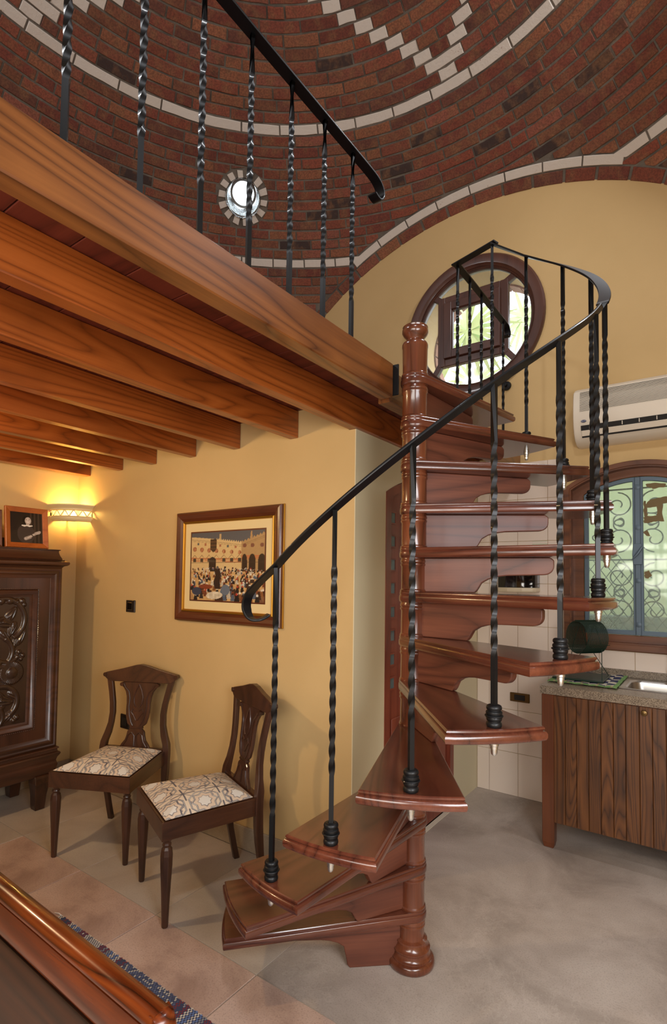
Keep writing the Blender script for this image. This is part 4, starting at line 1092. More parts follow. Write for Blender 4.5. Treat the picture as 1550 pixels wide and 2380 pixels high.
# printed courtyard scene (flat print): generic market courtyard in the picture's colours
def lerp(a, b, f): return tuple(a[i] + (b[i] - a[i]) * f for i in range(3))
rp = random.Random(11)
folk = []
for i in range(360):
    d = rp.random() ** 1.5; y = .47 - .44 * d; x = rp.random(); s_ = .010 + .034 * d
    if d > .5 and rp.random() < .45: continue
    folk.append((x, y, s_, rp.choice([(44, 36, 30), (36, 28, 26), (60, 48, 40), (216, 206, 184), (230, 222, 204), (132, 72, 40), (92, 104, 122), (150, 96, 52), (70, 44, 30)]), rp.choice([(226, 216, 196), (214, 200, 176), (176, 60, 44), (60, 40, 30)])))
folk.sort(key=lambda f: -f[1])
def court(u, v):
    # u right, v up, 0..1
    roof_l = .93 - .10 * min(u / .70, 1) ** 1.2; roof_r = .83 + .12 * max(0, (u - .70) / .30)
    right = u > .70; roof = roof_r if right else roof_l
    cren = .028 * (1 - abs(((u * (34 if not right else 26)) % 1) * 2 - 1)) if u > .36 else .01
    if v > roof + cren:
        c = lerp((104, 108, 112), (82, 84, 90), v)
        if .40 < u < .43 and v < .97: c = (190, 160, 112)
        if abs(u - .83) < .012 * (1.02 - v) / .12 + .004 and v < .99: c = (176, 140, 92)
    elif v > .42:
        c = (214, 186, 132) if not right else (172, 138, 92)
        n_ = hsh(int(u * 90), int(v * 90)); c = lerp(c, (190, 158, 108), .25 * n_)
        if roof - .035 < v < roof - .028 or roof - .055 < v < roof - .05: c = lerp(c, (110, 84, 56), .55)
        band = .62 - (.03 * u if not right else -.02)
        if band - .055 < v < band + .01:
            if int((v - band) * 110) % 2 == 0: c = (190, 112, 66)
        if not right:
            for k in range(7):
                cx_ = .05 + .105 * k; r_ = .028 - .001 * k
                d = math.hypot((u - cx_), (v - .755 + .01 * k) * .80)
                if d < r_: c = (150, 84, 56) if (int(math.degrees(math.atan2(v - .755, u - cx_)) / 22) % 2 or d > r_ * .8) else (196, 140, 96)
                dd = abs(u - cx_ - .05) < .012 and abs(v - .835 + .012 * k) < .018
                if dd: c = (168, 104, 72) if k % 2 else (90, 92, 92)
                if abs(u - cx_) < .020 and .565 < v < .62 and k != 3: c = (70, 58, 44)
                if abs(abs(u - cx_) * 1.3 + (v - .665)) < .006 and abs(u - cx_) < .05: c = (150, 116, 76)
            # big dark arch and hanging balcony
            if abs(u - .31) < .052 and v < .60 + .035 * (1 - (abs(u - .31) / .052) ** 2): c = (54, 40, 28)
            if .27 < u < .37 and .70 < v < .90:
                w = 1 if v > .75 else (v - .70) / .05
                if abs(u - .32) < .045 * w: c = (62, 44, 30) if int(v * 60) % 3 else (96, 66, 40)
            if abs(u - .49) < .014 and .42 < v < .50: c = (50, 40, 32)
        else:
            for cx_, r_ in ((.745, .034), (.845, .042), (.965, .045)):
                if abs(u - cx_) < r_ and v < .58 + .09 * math.sqrt(max(0, 1 - ((u - cx_) / r_) ** 2)): c = (50, 36, 26)
                d = math.hypot(u - cx_, (v - .79) * .8)
                if d < .024: c = (122, 76, 58)
        if .55 < v < .555 or .535 < v < .538: c = lerp(c, (70, 52, 38), .7)
    else:
        c = lerp((190, 150, 96), (206, 168, 112), hsh(int(u * 30), int(v * 18)))
        if v < .16 and u > .78 + (.16 - v) : c = (118, 80, 58)
        if int(u * 12 + v * 9) % 4 == 0 and v < .2: c = lerp(c, (150, 112, 72), .5)
    for x, y, s_, body, head in folk:
        du, dv = u - x, v - y
        if abs(du) < s_ * .9 and -s_ * 1.3 < dv < s_ * 1.5:
            hd = math.hypot(du, (dv - s_ * 1.15) * .85)
            if hd < s_ * .36: c = head
            elif abs(du) < s_ * (.75 - .35 * (dv + s_ * 1.2) / (2.2 * s_)) and dv < s_ * .9: c = lerp(body, (30, 24, 20), .3 * hsh(int(u * 160), int(v * 120)))
    # standing robed figure and a lying white bundle
    if abs(u - .385 + .01 * math.sin(v * 30)) < .040 + .012 * (.46 - v) and .17 < v < .47: c = lerp((66, 42, 28), (40, 28, 22), hsh(int(u * 70), 1))
    if math.hypot(u - .385, (v - .48) * .8) < .018: c = (96, 88, 84)
    if math.hypot((u - .345) / .115, (v - .075) / .055 - (u - .345) * 1.5) < 1: c = lerp((226, 214, 190), (190, 176, 150), hsh(int(u * 40), int(v * 30)))
    if math.hypot((u - .50) / .06, (v - .16) / .075) < 1: c = (104, 112, 124)
    if math.hypot((u - .09) / .07, (v - .13) / .06) < 1: c = (62, 66, 82)
    if math.hypot((u - .22) / .10, (v - .20) / .035) < 1: c = (130, 62, 34)
    return c
def colour_grid(name, nx, ny, x0, x1, z0, z1, y, fn, mat, parent):
    vs = []; cs = []; fs = []
    for j in range(ny + 1):
        for i in range(nx + 1):
            vs.append((x0 + (x1 - x0) * i / nx, y, z0 + (z1 - z0) * j / ny)); c = fn(i / nx, j / ny); cs += list(srgb(*c))
    for j in range(ny):
        for i in range(nx):
            a = j * (nx + 1) + i; fs.append((a, a + 1, a + nx + 2, a + nx + 1))
    me = bpy.data.meshes.new(name); me.from_pydata(vs, [], fs)
    at = me.color_attributes.new('Col', 'FLOAT_COLOR', 'POINT'); at.data.foreach_set('color', cs)
    return link(name, me, mat, parent)
colour_grid('print', 190, 150, -hw_ + .130, hw_ - .130, -hh_ + .130, hh_ - .130, -.0135, court, M['print'], pf)

# ================================================================ CORNER WALL LAMP
wl = thing('wall_lamp', 'pierced cream ceramic corner wall lamp glowing warm yellow', 'lamp', (XL, YP, 1.965))
M['ceramic'] = plain('cream_ceramic', srgb(226, 206, 160), 0.5)
def qa(f): return math.radians(-96 + 102 * f)     # from along the left wall to along the picture wall
def qring(r, z, n=32): return [(max(.002, r * math.cos(qa(i / n))), min(-.002, r * math.sin(qa(i / n))), z) for i in range(n + 1)]
def qshell(prof, name):
    m = MB(); m.loft([qring(r, z) for r, z in prof], False, False, closed=False); o = m.build(name, M['ceramic'], wl, smooth=True)
    return o
qshell([(.222, .020), (.212, .020), (.206, .026), (.208, .034), (.226, .048), (.236, .055), (.238, .062), (.228, .064), (.222, .055), (.205, .044), (.198, .03), (.198, .018)], 'upper_rim')
qshell([(.196, -.022), (.207, -.020), (.210, -.026), (.206, -.030), (.208, -.036), (.206, -.042), (.200, -.050), (.186, -.060), (.180, -.060), (.194, -.046), (.198, -.030)], 'lower_bowl')
nz = 6
for i in range(nz):
    for s_ in (0, 1):
        f0 = i / nz; f1 = (i + .5) / nz if s_ == 0 else (i + .5) / nz; fa, fb = (f0, f1) if s_ == 0 else (f1, (i + 1) / nz)
        za, zb = (-.023, .023) if s_ == 0 else (.023, -.023)
        m = MB(); rr = .2035; rows = []
        for k in range(5):
            f = fa + (fb - fa) * k / 4; z = za + (zb - za) * k / 4; w = .0065
            c_, s2 = math.cos(qa(f)), math.sin(qa(f))
            rows.append([(max(.002, (rr - .004) * c_), min(-.002, (rr - .004) * s2), z - w), (max(.002, (rr + .004) * c_), min(-.002, (rr + .004) * s2), z - w), (max(.002, (rr + .004) * c_), min(-.002, (rr + .004) * s2), z + w), (max(.002, (rr - .004) * c_), min(-.002, (rr - .004) * s2), z + w)])
        m.loft(rows); m.build('lattice_bar', M['ceramic'], wl)
tb = NT('lamp_bulb_glow'); tb.b.inputs['Emission Color'].default_value = (1.0, .74, .30, 1); tb.b.inputs['Emission Strength'].default_value = 12
m = MB(); m.lathe([(0, -.03), (.012, -.028), (.02, -.01), (.018, .008), (.008, .022), (0, .026)], 16, cap=False); m.build('bulb', tb.mat, wl, smooth=True, loc=(.09, -.08, -.005))
m = MB(); m.lathe([(0, -.05), (.014, -.05), (.014, -.03), (0, -.028)], 12, cap=False); m.build('bulb_holder', M['ceramic'], wl, smooth=True, loc=(.09, -.08, -.005))
m = MB(); m.tube([(.002, -.08, -.045), (.09, -.08, -.052)], .005, 6); m.build('bracket_arm', M['ceramic'], wl)
lp = point_light('wall_lamp_light', (XL + .09, YP - .08, 1.985), 9.0, (1.0, 0.66, 0.20), 0.018)

# ================================================================ DINING CHAIRS
def quadstrip_pts(path, wx, wy):
    # rectangular section swept along (x,y,z) path; wx,wy lists
    rings = []
    for (x, y, z), a, b in zip(path, wx, wy): rings.append([(x - a, y - b, z), (x + a, y - b, z), (x + a, y + b, z), (x - a, y + b, z)])
    return rings
def star(u, v):
    # interlaced eight-fold pattern
    px, py = (u * 2.7 + .1) % 1.0 * 2 - 1, (v * 2.6 + .3) % 1.0 * 2 - 1
    ax_, ay_ = abs(px), abs(py)
    sq = max(ax_, ay_); di = (ax_ + ay_) / 1.4142
    c = (214, 198, 176)
    s8 = min(sq, di); o8 = max(sq, di)
    if s8 < .30: c = (214, 210, 202)
    elif o8 < .62: c = (210, 190, 168)
    L = False
    for val in (.30, .50, .56): L = L or abs(s8 - val) < .018
    for val in (.80, .86): L = L or abs(o8 - val) < .016
    L = L or abs(sq - .98) < .02 and di > .9
    d2 = abs(ax_ - ay_)
    L = L or (d2 < .03 and o8 > .86)
    if (.50 < s8 < .56) or (.80 < o8 < .86): c = (196, 194, 190)
    if L: c = (98, 94, 100)
    n_ = hsh(int(u * 50), int(v * 50)); 
    if not L and n_ > .93 and s8 > .56 and o8 < .8: c = (140, 128, 124)
    return c
def make_chair(lab, loc, rz):
    t = thing('dining_chair', lab, 'chair', loc, rz, 'dark carved dining chairs along the picture wall')
    W = M['walnut']; D_ = .455
    fx, bx = .235, .195
    def xw(y): return fx + (bx - fx) * (y / D_)
    # apron
    m = MB(); zt0, zt1 = .375, .455
    out = [(-fx, -.012), (fx, -.012), (bx + .008, D_), (-bx - .008, D_)]; inn = [(-fx + .024, .012), (fx - .024, .012), (bx - .016, D_ - .02), (-bx + .016, D_ - .02)]
    m.loft([[(x, y, z) for x, y in l] for l, z in ((out, zt0), (out, zt1), (inn, zt1 - .004), (inn, zt0), (out, zt0))], False, False)
    m.build('seat_frame', M['walnut_y'], t, bevel=.003)
    # upholstered drop-in seat
    nx, ny = 176, 170; vs = []; cs = []; fs = []
    for j in range(ny + 1):
        for i in range(nx + 1):
            u, v_ = i / nx, j / ny; y = .004 + (D_ - .03) * v_; hw = xw(y) - .012; x = -hw + 2 * hw * u
            e = min(u, 1 - u, v_, 1 - v_) * 2
            dome = .003 + .042 * (1 - (1 - min(e / .8, 1)) ** 2.4) + .006 * math.sin(PI * u) * math.sin(PI * v_)
            vs.append((x, y, .4545 + dome)); cs += list(srgb(*star(u, v_)))
    for j in range(ny):
        for i in range(nx):
            a = j * (nx + 1) + i; fs.append((a, a + 1, a + nx + 2, a + nx + 1))
    me = bpy.data.meshes.new('seat_cushion'); me.from_pydata(vs, [], fs)
    at = me.color_attributes.new('Col', 'FLOAT_COLOR', 'POINT'); at.data.foreach_set('color', cs)
    for p in me.polygons: p.use_smooth = True
    o = link('seat_cushion', me, M['fabric'], t); o['label'] = 'domed seat in cream fabric with interlaced star pattern'
    m = MB(); m.box(-bx + .01, bx - .01, .02, D_ - .03, .440, .456); m.build('seat_base', W, t)
    # front legs: tapered octagonal below a turned ring
    for s_ in (-1, 1):
        m = MB(); m.lathe([(0, 0), (.0135, 0), (.0145, .005), (.020, .14), (.0265, .26), (.0275, .305), (.024, .330), (.0165, .342), (.0205, .347), (.0205, .353), (.0165, .358), (.019, .364), (.026, .374), (.026, .38)], 8, cap=False)
        m.box(-.024, .024, -.024, .024, .374, .45)
        m.build('front_leg', W, t, loc=(s_ * .207, .017, 0), bevel=.002)
    def yb(z): return .447 + .13 * max(0, z - .45) if z > .45 else .447 + .055 * max(0, (.40 - z) / .40) ** 1.6
    zs = [0, .08, .16, .24, .32, .40, .455, .49, .54, .60, .66, .72, .78, .83, .875, .89]
    def xs_(z):
        if z < .40: return .176 + .030 * (z / .40)
        pts = [(.40, .206), (.455, .208), (.49, .204), (.54, .186), (.60, .172), (.66, .168), (.72, .174), (.78, .186), (.83, .198), (.89, .212)]
        for (a, xa), (b, xb) in zip(pts, pts[1:]):
            if a <= z <= b: return xa + (xb - xa) * (z - a) / (b - a)
        return .212
    for s_ in (-1, 1):
        path = [(s_ * xs_(z), yb(z), z) for z in zs]
        wxs = [.0145 if z < .3 else .019 if z < .5 else .021 if z < .56 else .0165 if z < .8 else .0175 for z in zs]; wys = [.015 if z < .2 else .019 if z < .5 else .013 for z in zs]
        m = MB(); m.loft(quadstrip_pts(path, wxs, wys)); m.build('back_leg', W, t, bevel=.003, smooth=True)
    # crest rail with low pointed top
    top = [(.238, .872), (.245, .884), (.243, .896), (.232, .902)]
    ap = [(.12, .928), (.04, .950), (.0, .956)]
    pts = [(-.205, .848), (.205, .848), (.226, .862)] + top + ap + [(-x, z) for x, z in ap[:-1][::-1]] + [(-x, z) for x, z in top[::-1]] + [(-.226, .862)]
    m = MB(); m.loft([[(x, yb(z) + dy, z) for x, z in pts] for dy in (-.015, .013)]); m.build('crest_rail', M['walnut_y'], t, bevel=.003, seg=2)
    for s_ in (-1, 1):
        m = MB(); m.tube([(s_ * .236, yb(.887) - .020, .887), (s_ * .236, yb(.887) + .017, .887)], .013, 12); m.build('scroll_end', W, t, smooth=True)
    # lyre splat
    sp = [(.445, .100), (.462, .098), (.480, .088), (.505, .068), (.530, .060), (.555, .056), (.566, .044), (.572, .034), (.580, .036), (.586, .044), (.60, .062), (.64, .074), (.68, .078), (.72, .078), (.76, .082), (.79, .092), (.812, .108), (.824, .124), (.838, .124), (.846, .112), (.848, .08)]
    for dy0, dy1, k, nm in ((-.010, .008, 1.0, 'splat'),):
        m = MB(); pts = [(x, z) for z, x in sp] + [(-x, z) for z, x in sp[::-1]]
        m.loft([[(x, yb(z) + dy, z) for x, z in pts] for dy in (dy0, dy1)]); o = m.build('splat', W, t, bevel=.003)
    # carved relief on the splat
    def rel(path, r):
        m = MB(); m.tube([(x, yb(z) - .011, z) for x, z in path], r, 6); m.build('carving', W, t, smooth=True)
    for s_ in (-1, 1):
        rel([(s_ * x, z) for x, z in [(.105, .836), (.090, .812), (.066, .79), (.056, .75), (.058, .70), (.050, .65), (.036, .61), (.022, .59)]], .0045)
        rel([(s_ * x, z) for x, z in [(.0, .835), (.018, .80), (.030, .76), (.026, .72), (.012, .70)]], .004)
        rel([(s_ * x, z) for x, z in [(.004, .62), (.022, .65), (.040, .67), (.030, .69), (.010, .675)]], .004)
        rel([(s_ * x, z) for x, z in [(.078, .47), (.056, .50), (.046, .535), (.024, .55), (.006, .53), (.004, .47)]], .004)
        m = MB(); m.tube([(s_ * .118, yb(.832) - .017, .832), (s_ * .118, yb(.832) + .010, .832)], .012, 12); m.build('scroll_end', W, t, smooth=True)
    m = MB(); m.box(-.042, .042, yb(.577) - .013, yb(.577) + .01, .570, .584); m.build('splat_collar', W, t, bevel=.003)
    m = MB(); m.box(-.19, .19, D_ - .016, D_ + .012, .40, .462); m.build('back_rail', M['walnut_y'], t, bevel=.002)
    return t
ch = make_chair('dark carved dining chair nearer the carved cabinet, wall socket behind it', (-2.7135, 1.613, 0), math.radians(25.9))
ch2 = copy_tree(ch); ch2.location = (-2.148, 1.5845, 0); ch2.rotation_euler = (0, 0, math.radians(-21.8))
ch2['label'] = 'dark carved dining chair beside the spiral stair treads, turned sideways'

# ================================================================ CARVED CABINET
cb = thing('carved_cabinet', 'tall dark carved wooden cabinet against the left wall', 'cabinet', (-3.54, 1.865, 0))
CW = 1.70          # extends toward the viewer's left, out of frame
def cbx(name, mat, x0, x1, y0, y1, z0, z1, parent=None, bev=.003, smooth=False):
    m = MB(); m.box(x0 + 3.54, x1 + 3.54, y0 - 1.865, y1 - 1.865, z0, z1); return m.build(name, mat, parent or cb, bevel=bev)
WY, WN = M['walnut_y'], M['walnut']
cbx('carcass', WN, -3.985, -3.575, 1.865 - CW + .01, 1.855, .36, 1.57)
# mouldings: profile (x outwards from -3.54, z) swept around front and both ends
def moulding(name, prof, mat=WY, ext=0):
    m = MB(); rows = []
    y1 = 0; y0 = -CW
    for dx, z in prof:
        rows.append([(-.445, y0 - dx, z), (dx, y0 - dx, z), (dx, y1 + dx, z), (-.445, y1 + dx, z)])
    m.loft(rows); return m.build(name, mat, cb, smooth=True)
moulding('base_moulding', [(-.03, .205), (-.008, .215), (.002, .25), (.008, .275), (.004, .285), (.0, .300), (.006, .320), (.016, .335), (.020, .345), (.016, .353), (.006, .357), (.004, .372), (.012, .376), (.010, .384), (.0, .388)])
moulding('cornice', [(.0, 1.555), (.004, 1.562), (.010, 1.566), (.020, 1.568), (.030, 1.575), (.033, 1.584), (.030, 1.593), (.018, 1.599), (.008, 1.601), (.010, 1.606), (.0, 1.610), (-.012, 1.635), (-.018, 1.655), (-.018, 1.668), (-.010, 1.670), (-.010, 1.675), (-.014, 1.676)])
# gallery at the back of the top
m = MB(); m.loft([[(-.445, -CW + .02 + d, z), (-.36 , -CW + .02 + d, z), (-.36, -.02 - d, z), (-.445, -.02 - d, z)] for d, z in ((.0, 1.675), (.01, 1.70), (.016, 1.728), (.012, 1.736), (.002, 1.740), (.0, 1.748), (.006, 1.755))]); m.build('gallery', WY, cb)
# door surround
def frame_yz(name, y0, y1, z0, z1, prof, mat, parent, smooth=True):
    # prof: list of (inset, x)
    m = MB(); m.loft([[(x, y0 + i_, z0 + i_), (x, y1 - i_, z0 + i_), (x, y1 - i_, z1 - i_), (x, y0 + i_, z1 - i_)] for i_, x in prof], False, False)
    return m.build(name, mat, parent, smooth=smooth)
P0, P1 = .452, 1.492
def carve(u, v):
    """height of the relief; u,v in carving units (u to the right, v downwards)"""
    h = 0.0
    def tube(d, w, hh): return hh * math.sqrt(max(0, 1 - (d / w) ** 2)) if d < w else 0
    def leafh(cx, cy, a, b, ang, hh):
        dx, dy = u - cx, v - cy; c, s = math.cos(ang), math.sin(ang); x, y = dx * c + dy * s, -dx * s + dy * c
        q = (x / a) ** 2 + (y / (b * (1 - .35 * x / a))) ** 2
        if q >= 1: return 0
        return hh * (1 - q) ** .5 * (.75 + .25 * math.cos(abs(y) / b * 9 + x / a * 4)) + (.25 * hh if abs(y) < 4 else 0)
    # rosette
    r = math.hypot(u - 125, v - 985)
    if r < 118: h = max(h, (.010 + .004 * abs(math.cos(20 * math.atan2(v - 985, u - 125)))) * (1 if r < 104 else (118 - r) / 14) if r > 52 else .012 + .012 * math.sqrt(max(0, 1 - (r / 52) ** 2)))
    # vines: circles
    for cx, cy, R_, w, a0, a1 in ((30, 470, 205, 24, -110, 60), (-20, 780, 150, 22, -60, 150), (40, 1260, 150, 24, -150, 60), (-60, 1400, 120, 22, -40, 140), (80, 760, 120, 20, 40, 130)):
        d = math.hypot(u - cx, v - cy); a = math.degrees(math.atan2(v - cy, u - cx))
        if a0 < a < a1: h = max(h, tube(abs(d - R_), w, .013))
    for L in ((60, 500, 90, 45, .3), (110, 410, 80, 42, -1.0), (0, 480, 80, 36, 3.0), (120, 560, 80, 36, 1.9), (205, 640, 95, 34, -1.1), (60, 640, 90, 34, .9), (150, 690, 70, 26, -1.3), (30, 1190, 70, 30, -2.2),
              (70, 1250, 90, 46, .2), (150, 1200, 60, 34, .8), (120, 1390, 110, 34, -.7), (10, 1330, 80, 34, 2.6), (-60, 1200, 90, 44, 1.2), (-60, 620, 100, 44, -1.2), (-80, 1020, 60, 34, 0)):
        h = max(h, leafh(*L, .012))
    for cx, cy, R_ in ((190, 790, 24), (225, 825, 24), (175, 835, 24), (210, 860, 20), (205, 290, 30), (225, 325, 22), (90, 285, 34), (10, 290, 30), (190, 1425, 26), (160, 1450, 24), (10, 880, 30), (160, 300, 22)):
        d = math.hypot(u - cx, v - cy)
        if d < R_: h = max(h, .015 * math.sqrt(1 - (d / R_) ** 2))
    # rope along the top
    if 262 < v < 312 and u < 190: h = max(h, .009 * (.6 + .4 * math.sin(u / 9 + v / 12)) * math.sin(PI * (v - 262) / 50))
    return h
def carved_panel(parent, y0, y1, z0, z1, mirror):
    nu, nv = 200, 234; vs = []; fs = []
    for j in range(nv + 1):
        for i in range(nu + 1):
            f = i / nu; u = 275 - (1 - f) * 365 * 2 if f > .5 else 275 - f * 730     # mirror about the centre
            if f <= .5: u = 275 - f * 2 * 365
            else: u = 275 - (1 - f) * 2 * 365
            v = 1490 - 1240 * j / nv
            vs.append((-.030 + carve(u, v), y0 + (y1 - y0) * (1 - f), z0 + (z1 - z0) * j / nv))
    for j in range(nv):
        for i in range(nu):
            a = j * (nu + 1) + i; fs.append((a, a + nu + 1, a + nu + 2, a + 1))
    me = bpy.data.meshes.new('carved_panel'); me.from_pydata(vs, [], fs)
    for p in me.polygons: p.use_smooth = True
    o = link('carved_panel', me, M['carving'], parent); o['label'] = 'carved panel of leafy scrolls and a ribbed rosette'; return me
M['carving'] = wood('dark_carving', srgb(26, 16, 10), srgb(52, 34, 24), srgb(66, 44, 30), 'Z', 3.0, 0.3, 0.5, 0.4)
pm = None
for di, (ya, yb_) in enumerate(((-.84, 0.0), (-1.70, -.86))):
    fr = frame_yz('door_surround', ya, yb_, .386, 1.556, [(0, -.035), (.0, -.004), (.006, .002), (.014, .004), (.022, .0), (.028, .004), (.040, .004), (.052, -.008), (.068, -.012), (.070, -.014), (.070, -.03)], WY, cb)
    door = frame_yz('door', ya + .068, yb_ - .068, .386 + .068, 1.556 - .068, [(0, -.03), (0, -.014), (.074, -.014), (.077, -.016)], WN, cb, False)
    y0, y1, z0, z1 = ya + .145, yb_ - .145, .386 + .145, 1.556 - .145
    frame_yz('panel_moulding', y0, y1, z0, z1, [(0, -.018), (.002, -.010), (.006, -.007), (.012, -.009), (.020, -.018), (.030, -.020), (.032, -.026), (.040, -.028), (.046, -.031), (.052, -.032)], WY, door)
    m = MB(); sp_ = .0115
    def bead(y, z): 
        m.loft([[(-.014 + dx, y + .0042 * c1_ * k, z + .0042 * c2_ * k) for c1_, c2_ in ((1, .3), (-.3, 1), (-1, -.3), (.3, -1))] for dx, k in ((0, 1), (.003, .8), (.0045, .3))], False, True)
    n1 = int((y1 - y0) / sp_); n2 = int((z1 - z0) / sp_)
    for i in range(n1 + 1):
        for z in (z0 - .006, z1 + .006): bead(y0 + (y1 - y0) * i / n1, z)
    for i in range(n2 + 1):
        for y in (y0 - .006, y1 + .006): bead(y, z0 + (z1 - z0) * i / n2)
    tag(m.build('bead_edging', WN, door), kind='stuff')
    if pm is None: pm = carved_panel(door, y0 + .045, y1 - .045, z0 + .045, z1 - .045, False); pdy = ya
    else:
        o = link('carved_panel', pm, None, door, loc=(0, ya - pdy, 0))
def cab_foot(x, y):
    m = MB(); m.loft([[(x + a * w + ox, y + b * w2, z) for a, b in ((-1, -1), (1, -1), (1, 1), (-1, 1))] for w, w2, ox, z in ((.030, .030, .0, 0), (.033, .033, 0, .03), (.036, .036, .004, .09), (.042, .042, .010, .14), (.048, .048, .012, .175), (.046, .046, .006, .205), (.046, .046, 0, .22))])
    return m.build('foot', WN, cb, bevel=.004)
cab_foot(-.045, -.085); cab_foot(-.045, -CW + .085); cab_foot(-.39, -.085); cab_foot(-.39, -CW + .085)

# photographs on the cabinet
def portrait(u, v):
    c = lerp((24, 18, 16), (64, 50, 42), .5 + .5 * math.sin(u * 52)) if u > .60 else (32, 25, 22)
    def ell(cx, cy, a, b, ang=0):
        dx, dy = u - cx, v - cy; cc_, ss = math.cos(ang), math.sin(ang); return ((dx * cc_ + dy * ss) / a) ** 2 + ((-dx * ss + dy * cc_) / b) ** 2
    if ell(.48, .30, .27, .32) < 1: c = (58, 48, 46)
    if ell(.50, .74, .135, .155) < 1: c = (10, 7, 6)           # hair
    q = ell(.545, .73, .098, .125)
    if q < 1:
        c = lerp((206, 190, 180), (150, 134, 124), max(0, q - .3))
        if ell(.50, .762, .022, .010) < 1 or ell(.585, .768, .020, .010) < 1: c = (96, 80, 74)     # eyes
        if ell(.50, .785, .026, .005) < 1 or ell(.588, .79, .024, .005) < 1: c = (120, 102, 94)      # brows
        if ell(.552, .73, .010, .022) < 1: c = (170, 152, 142)                                   # nose
        if ell(.545, .680, .040, .015) < 1: c = (232, 222, 214) if v > .674 else (158, 126, 120)    # smile
    if ell(.53, .60, .05, .05) < 1: c = (186, 170, 160)
    if .53 < v < .585 and abs(u - .515) < .17 and (v - .53) > abs(abs(u - .51) - .08) * .35: c = (226, 220, 210)  # collar
    for (x0, y0, x1, y1, w) in ((.46, .14, .60, .20, .055), (.52, .165, .80, .33, .040), (.78, .33, .90, .38, .045), (.80, .34, .92, .36, .022), (.79, .30, .90, .335, .018), (.80, .36, .93, .395, .016)):
        L2 = (x1 - x0) ** 2 + (y1 - y0) ** 2; f = max(0, min(1, ((u - x0) * (x1 - x0) + (v - y0) * (y1 - y0)) / L2))
        d = math.hypot(u - x0 - f * (x1 - x0), v - y0 - f * (y1 - y0))
        if d < w: c = lerp((210, 196, 186), (140, 126, 118), d / w)
    if math.hypot(u - .665, v - .26) < .05 and abs((u - .665) * .8 + (v - .26) * 1.0) < .018: c = (40, 32, 30)
    return c
def photo_frame(name, lab, loc, rz, w, h_, mat, fn, nx=84, ny=84, th=.018, fw_=.032):
    t = thing(name, lab, 'photo frame', loc, rz)
    m = MB(); m.loft([[(-w / 2 + i_, y, i_), (w / 2 - i_, y, i_), (w / 2 - i_, y, h_ - i_), (-w / 2 + i_, y, h_ - i_)] for i_, y in ((0, 0), (0, -th), (.003, -th - .002), (fw_ - .004, -th + .006), (fw_, -th + .008), (fw_, -.004))], False, False)
    fr = m.build('frame', mat, t)
    m = MB(); m.box(-w / 2 + .004, w / 2 - .004, -.003, .002, .004, h_ - .004); b = m.build('backing', M['black_plastic'], t)
    pr = colour_grid('photograph', nx, ny, -w / 2 + fw_, w / 2 - fw_, fw_, h_ - fw_, -th + .010, fn, M['print'], t)
    m = MB(); m.prism([(.002, h_ * .6), (.075, .018), (.07, .012), (.002, h_ * .5)], 'X', -.012, .012); s_ = m.build('easel_strut', M['black_plastic'], t)
    for o in (fr, b, pr, s_): o.rotation_euler = (-.13, 0, 0)
    return t
photo_frame('photo_frame', 'wooden framed black-and-white portrait of a smiling woman on the carved cabinet', (-3.605, 1.662, 1.678), math.radians(90), .262, .262, M['photo_wood'], portrait, 120, 120)
def sepia(u, v): return lerp((188, 170, 120), (120, 100, 60), .5 + .5 * math.sin(u * 9) * math.cos(v * 7))
photo_frame('photo_frame', 'dark and gold edged photo frame cut by the left edge of the picture', (-3.66, 1.40, 1.678), math.radians(84), .26, .235, M['frame_wood'], sepia, 20, 20)

# ================================================================ POLISHED BED END AND RUG
be = thing('bed_footboard', 'glossy orange-brown mahogany footboard in the near left corner', 'bed', (-.80, .60, 0))
PM = M['polished']
# local x negative to the left; ridge rises slightly to the left
def ridge(x): return .746 + .022 * min(1, (-x) / .7) ** 1.0
xsb = [0, -.03, -.1, -.25, -.45, -.7, -1.0, -1.4, -1.7]
prof = [(.040, -.028), (.046, -.020), (.046, -.012), (.040, -.004), (.028, .0), (.014, -.001), (.004, -.006), (.0, -.014), (.0, -.022), (.006, -.030), (.016, -.034), (.040, -.034)]
m = MB(); rows = []
for x in xsb:
    dz = ridge(x); rows.append([(x, y, dz + z) for y, z in prof])
m.loft(rows); m.build('top_rail', PM, be, smooth=True)
m = MB(); rows = []
for x in [-.009] + xsb[2:]:
    dz = ridge(x); rows.append([(x, y, dz + z) for y, z in ((.030, -.032), (.006, -.034), (.003, -.050), (.0, -.070), (.001, -.090), (.006, -.104), (.030, -.104))])
m.loft(rows); m.build('frieze_board', PM, be, smooth=True)
m = MB(); rows = []
for x in [-.009] + xsb[2:]:
    dz = ridge(x); rows.append([(x, y, dz + z) for y, z in ((.030, -.106), (.003, -.106), (.001, -.112), (.006, -.20), (.010, -.36), (.010, -.60), (.030, -.60))])
m.loft(rows); m.build('lower_panel', M['polished_dark'] if 'polished_dark' in M else PM, be, smooth=True)
m = MB(); rows = []
for w, d0, d1, z in ((.0, .0, .046, .742), (.012, -.001, .047, .735), (.020, -.002, .048, .715), (.026, -.002, .048, .68), (.034, -.002, .048, .64), (.040, -.002, .048, .58), (.036, -.002, .048, .50), (.036, -.002, .048, .30), (.04, -.002, .048, .10), (.034, .0, .046, 0.0)):
    rows.append([(-.010, .004, z), (w - .004, .005, z), (w + .001, .012, z), (w + .003, .024, z), (w + .001, .038, z), (w - .006, .045, z), (-.010, .046, z)])
m.loft(rows); m.build('end_post', PM, be, smooth=True)
m = MB(); m.box(-1.73, -1.68, -.002, .048, 0, .76); m.build('end_post', PM, be, bevel=.004)
m = MB(); m.box(-1.68, -.03, .008, .03, .10, .16); m.build('bottom_rail', PM, be)

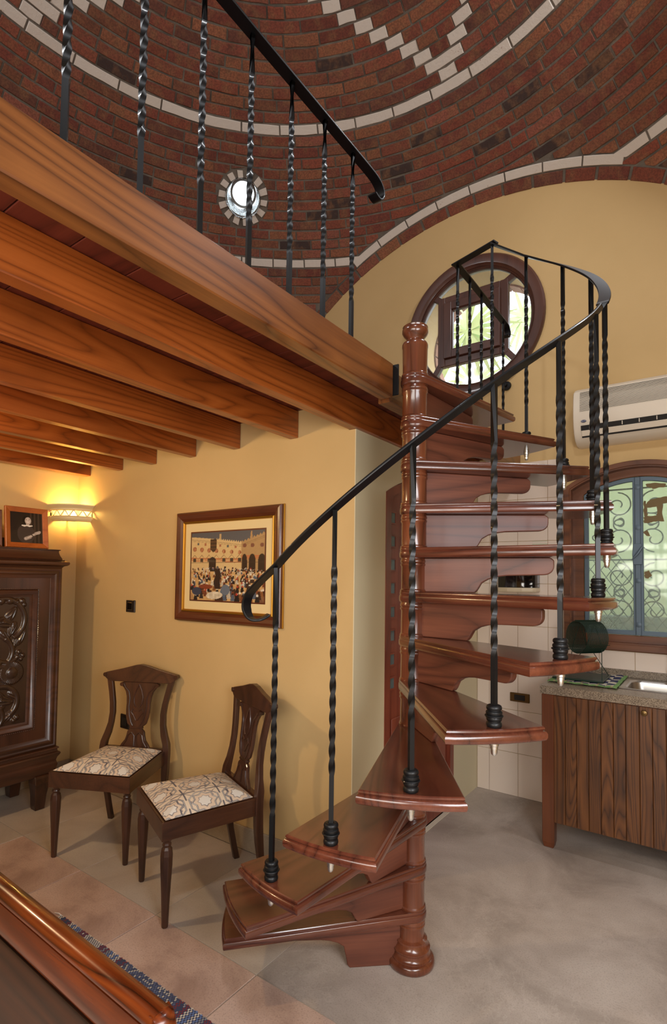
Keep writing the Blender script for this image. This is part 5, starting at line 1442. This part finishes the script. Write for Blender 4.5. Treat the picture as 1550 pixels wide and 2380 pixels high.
rg = MB()
PXX = [(145, -2.377), (180, -2.262), (240, -2.037), (370, -1.701), (490, -1.41), (560, -1.25), (700, -.98)]
def p2x(p):
    for (a, xa), (b, xb) in zip(PXX, PXX[1:]):
        if p <= b: return xa + (xb - xa) * (p - a) / (b - a)
    return PXX[-1][1]
wht, nvy, mar, blu, gry = (222, 216, 202), (60, 66, 92), (122, 46, 56), (104, 132, 188), (146, 148, 150)
seq = [(145, wht), (151, nvy), (156, mar), (161, nvy), (166, mar), (171, wht), (177, blu), (181, wht), (186, blu), (191, gry), (195, mar), (199, wht), (202, mar), (206, wht), (212, gry), (216, wht), (235, mar), (241, gry), (247, mar), (252, gry), (258, blu), (263, wht), (270, blu), (275, wht), (281, mar), (287, nvy), (293, mar), (298, 'mix'), (424, mar), (432, 'mixg'), (440, mar), (447, wht), (453, blu), (460, wht), (468, blu), (474, gry), (480, mar), (492, gry), (500, mar), (508, blu), (520, wht), (530, blu), (545, mar), (560, 'mix'), (640, mar), (655, wht), (670, blu), (690, mar), (700, wht)]
cell = .006; y0r, y1r = .70, 1.302
bounds = [(p2x(a[0]), a[1]) for a in seq]
nxr = int((2.377 - .98) / cell); nyr = int((y1r - y0r) / .008)
vs = []; 
for i in range(nxr):
    x0 = -2.377 + i * cell; c = wht
    for bx_, cc_ in bounds:
        if x0 >= bx_ - 1e-6: c = cc_
    for j in range(nyr):
        yy0 = y1r - j * .008; q = hsh(i, j)
        if c == 'mix': cc2 = lerp((66, 72, 96), (116, 130, 164), q) if q < .7 else (190, 186, 172)
        elif c == 'mixg': cc2 = gry if q < .5 else nvy
        else: cc2 = lerp(c, (90, 84, 80), .18 * q)
        dz = .0045 + .0004 * ((i + j) % 2); jag = .002 * math.sin(i * 1.7) if j == 0 else 0
        rg.col = srgb(*cc2); rg.add([(x0, yy0 - .008, dz), (x0 + cell, yy0 - .008, dz), (x0 + cell, yy0 + jag, dz), (x0, yy0 + jag, dz)], [(0, 1, 2, 3)])
rg.col = srgb(*nvy); rg.box(-2.376, -.981, y0r, y1r - .002, .0006, .0046)
me = rg.mesh('rug'); o = link('rag_rug', me, M['rug'], None)
tag(o, 'striped blue, white and maroon woven rag rug on the pink tiles', 'rug')
m = MB()
for i in range(26):
    y = y1r - .004 - i * .022; m.tube([(-2.374, y, .005), (-2.395, y + .004 * hsh(i, 3), .006), (-2.42, y + .012 * (hsh(i) - .5), .003)], [.003, .0025, .0015], 5)
fo = m.build('fringe', M['white_print'], o)
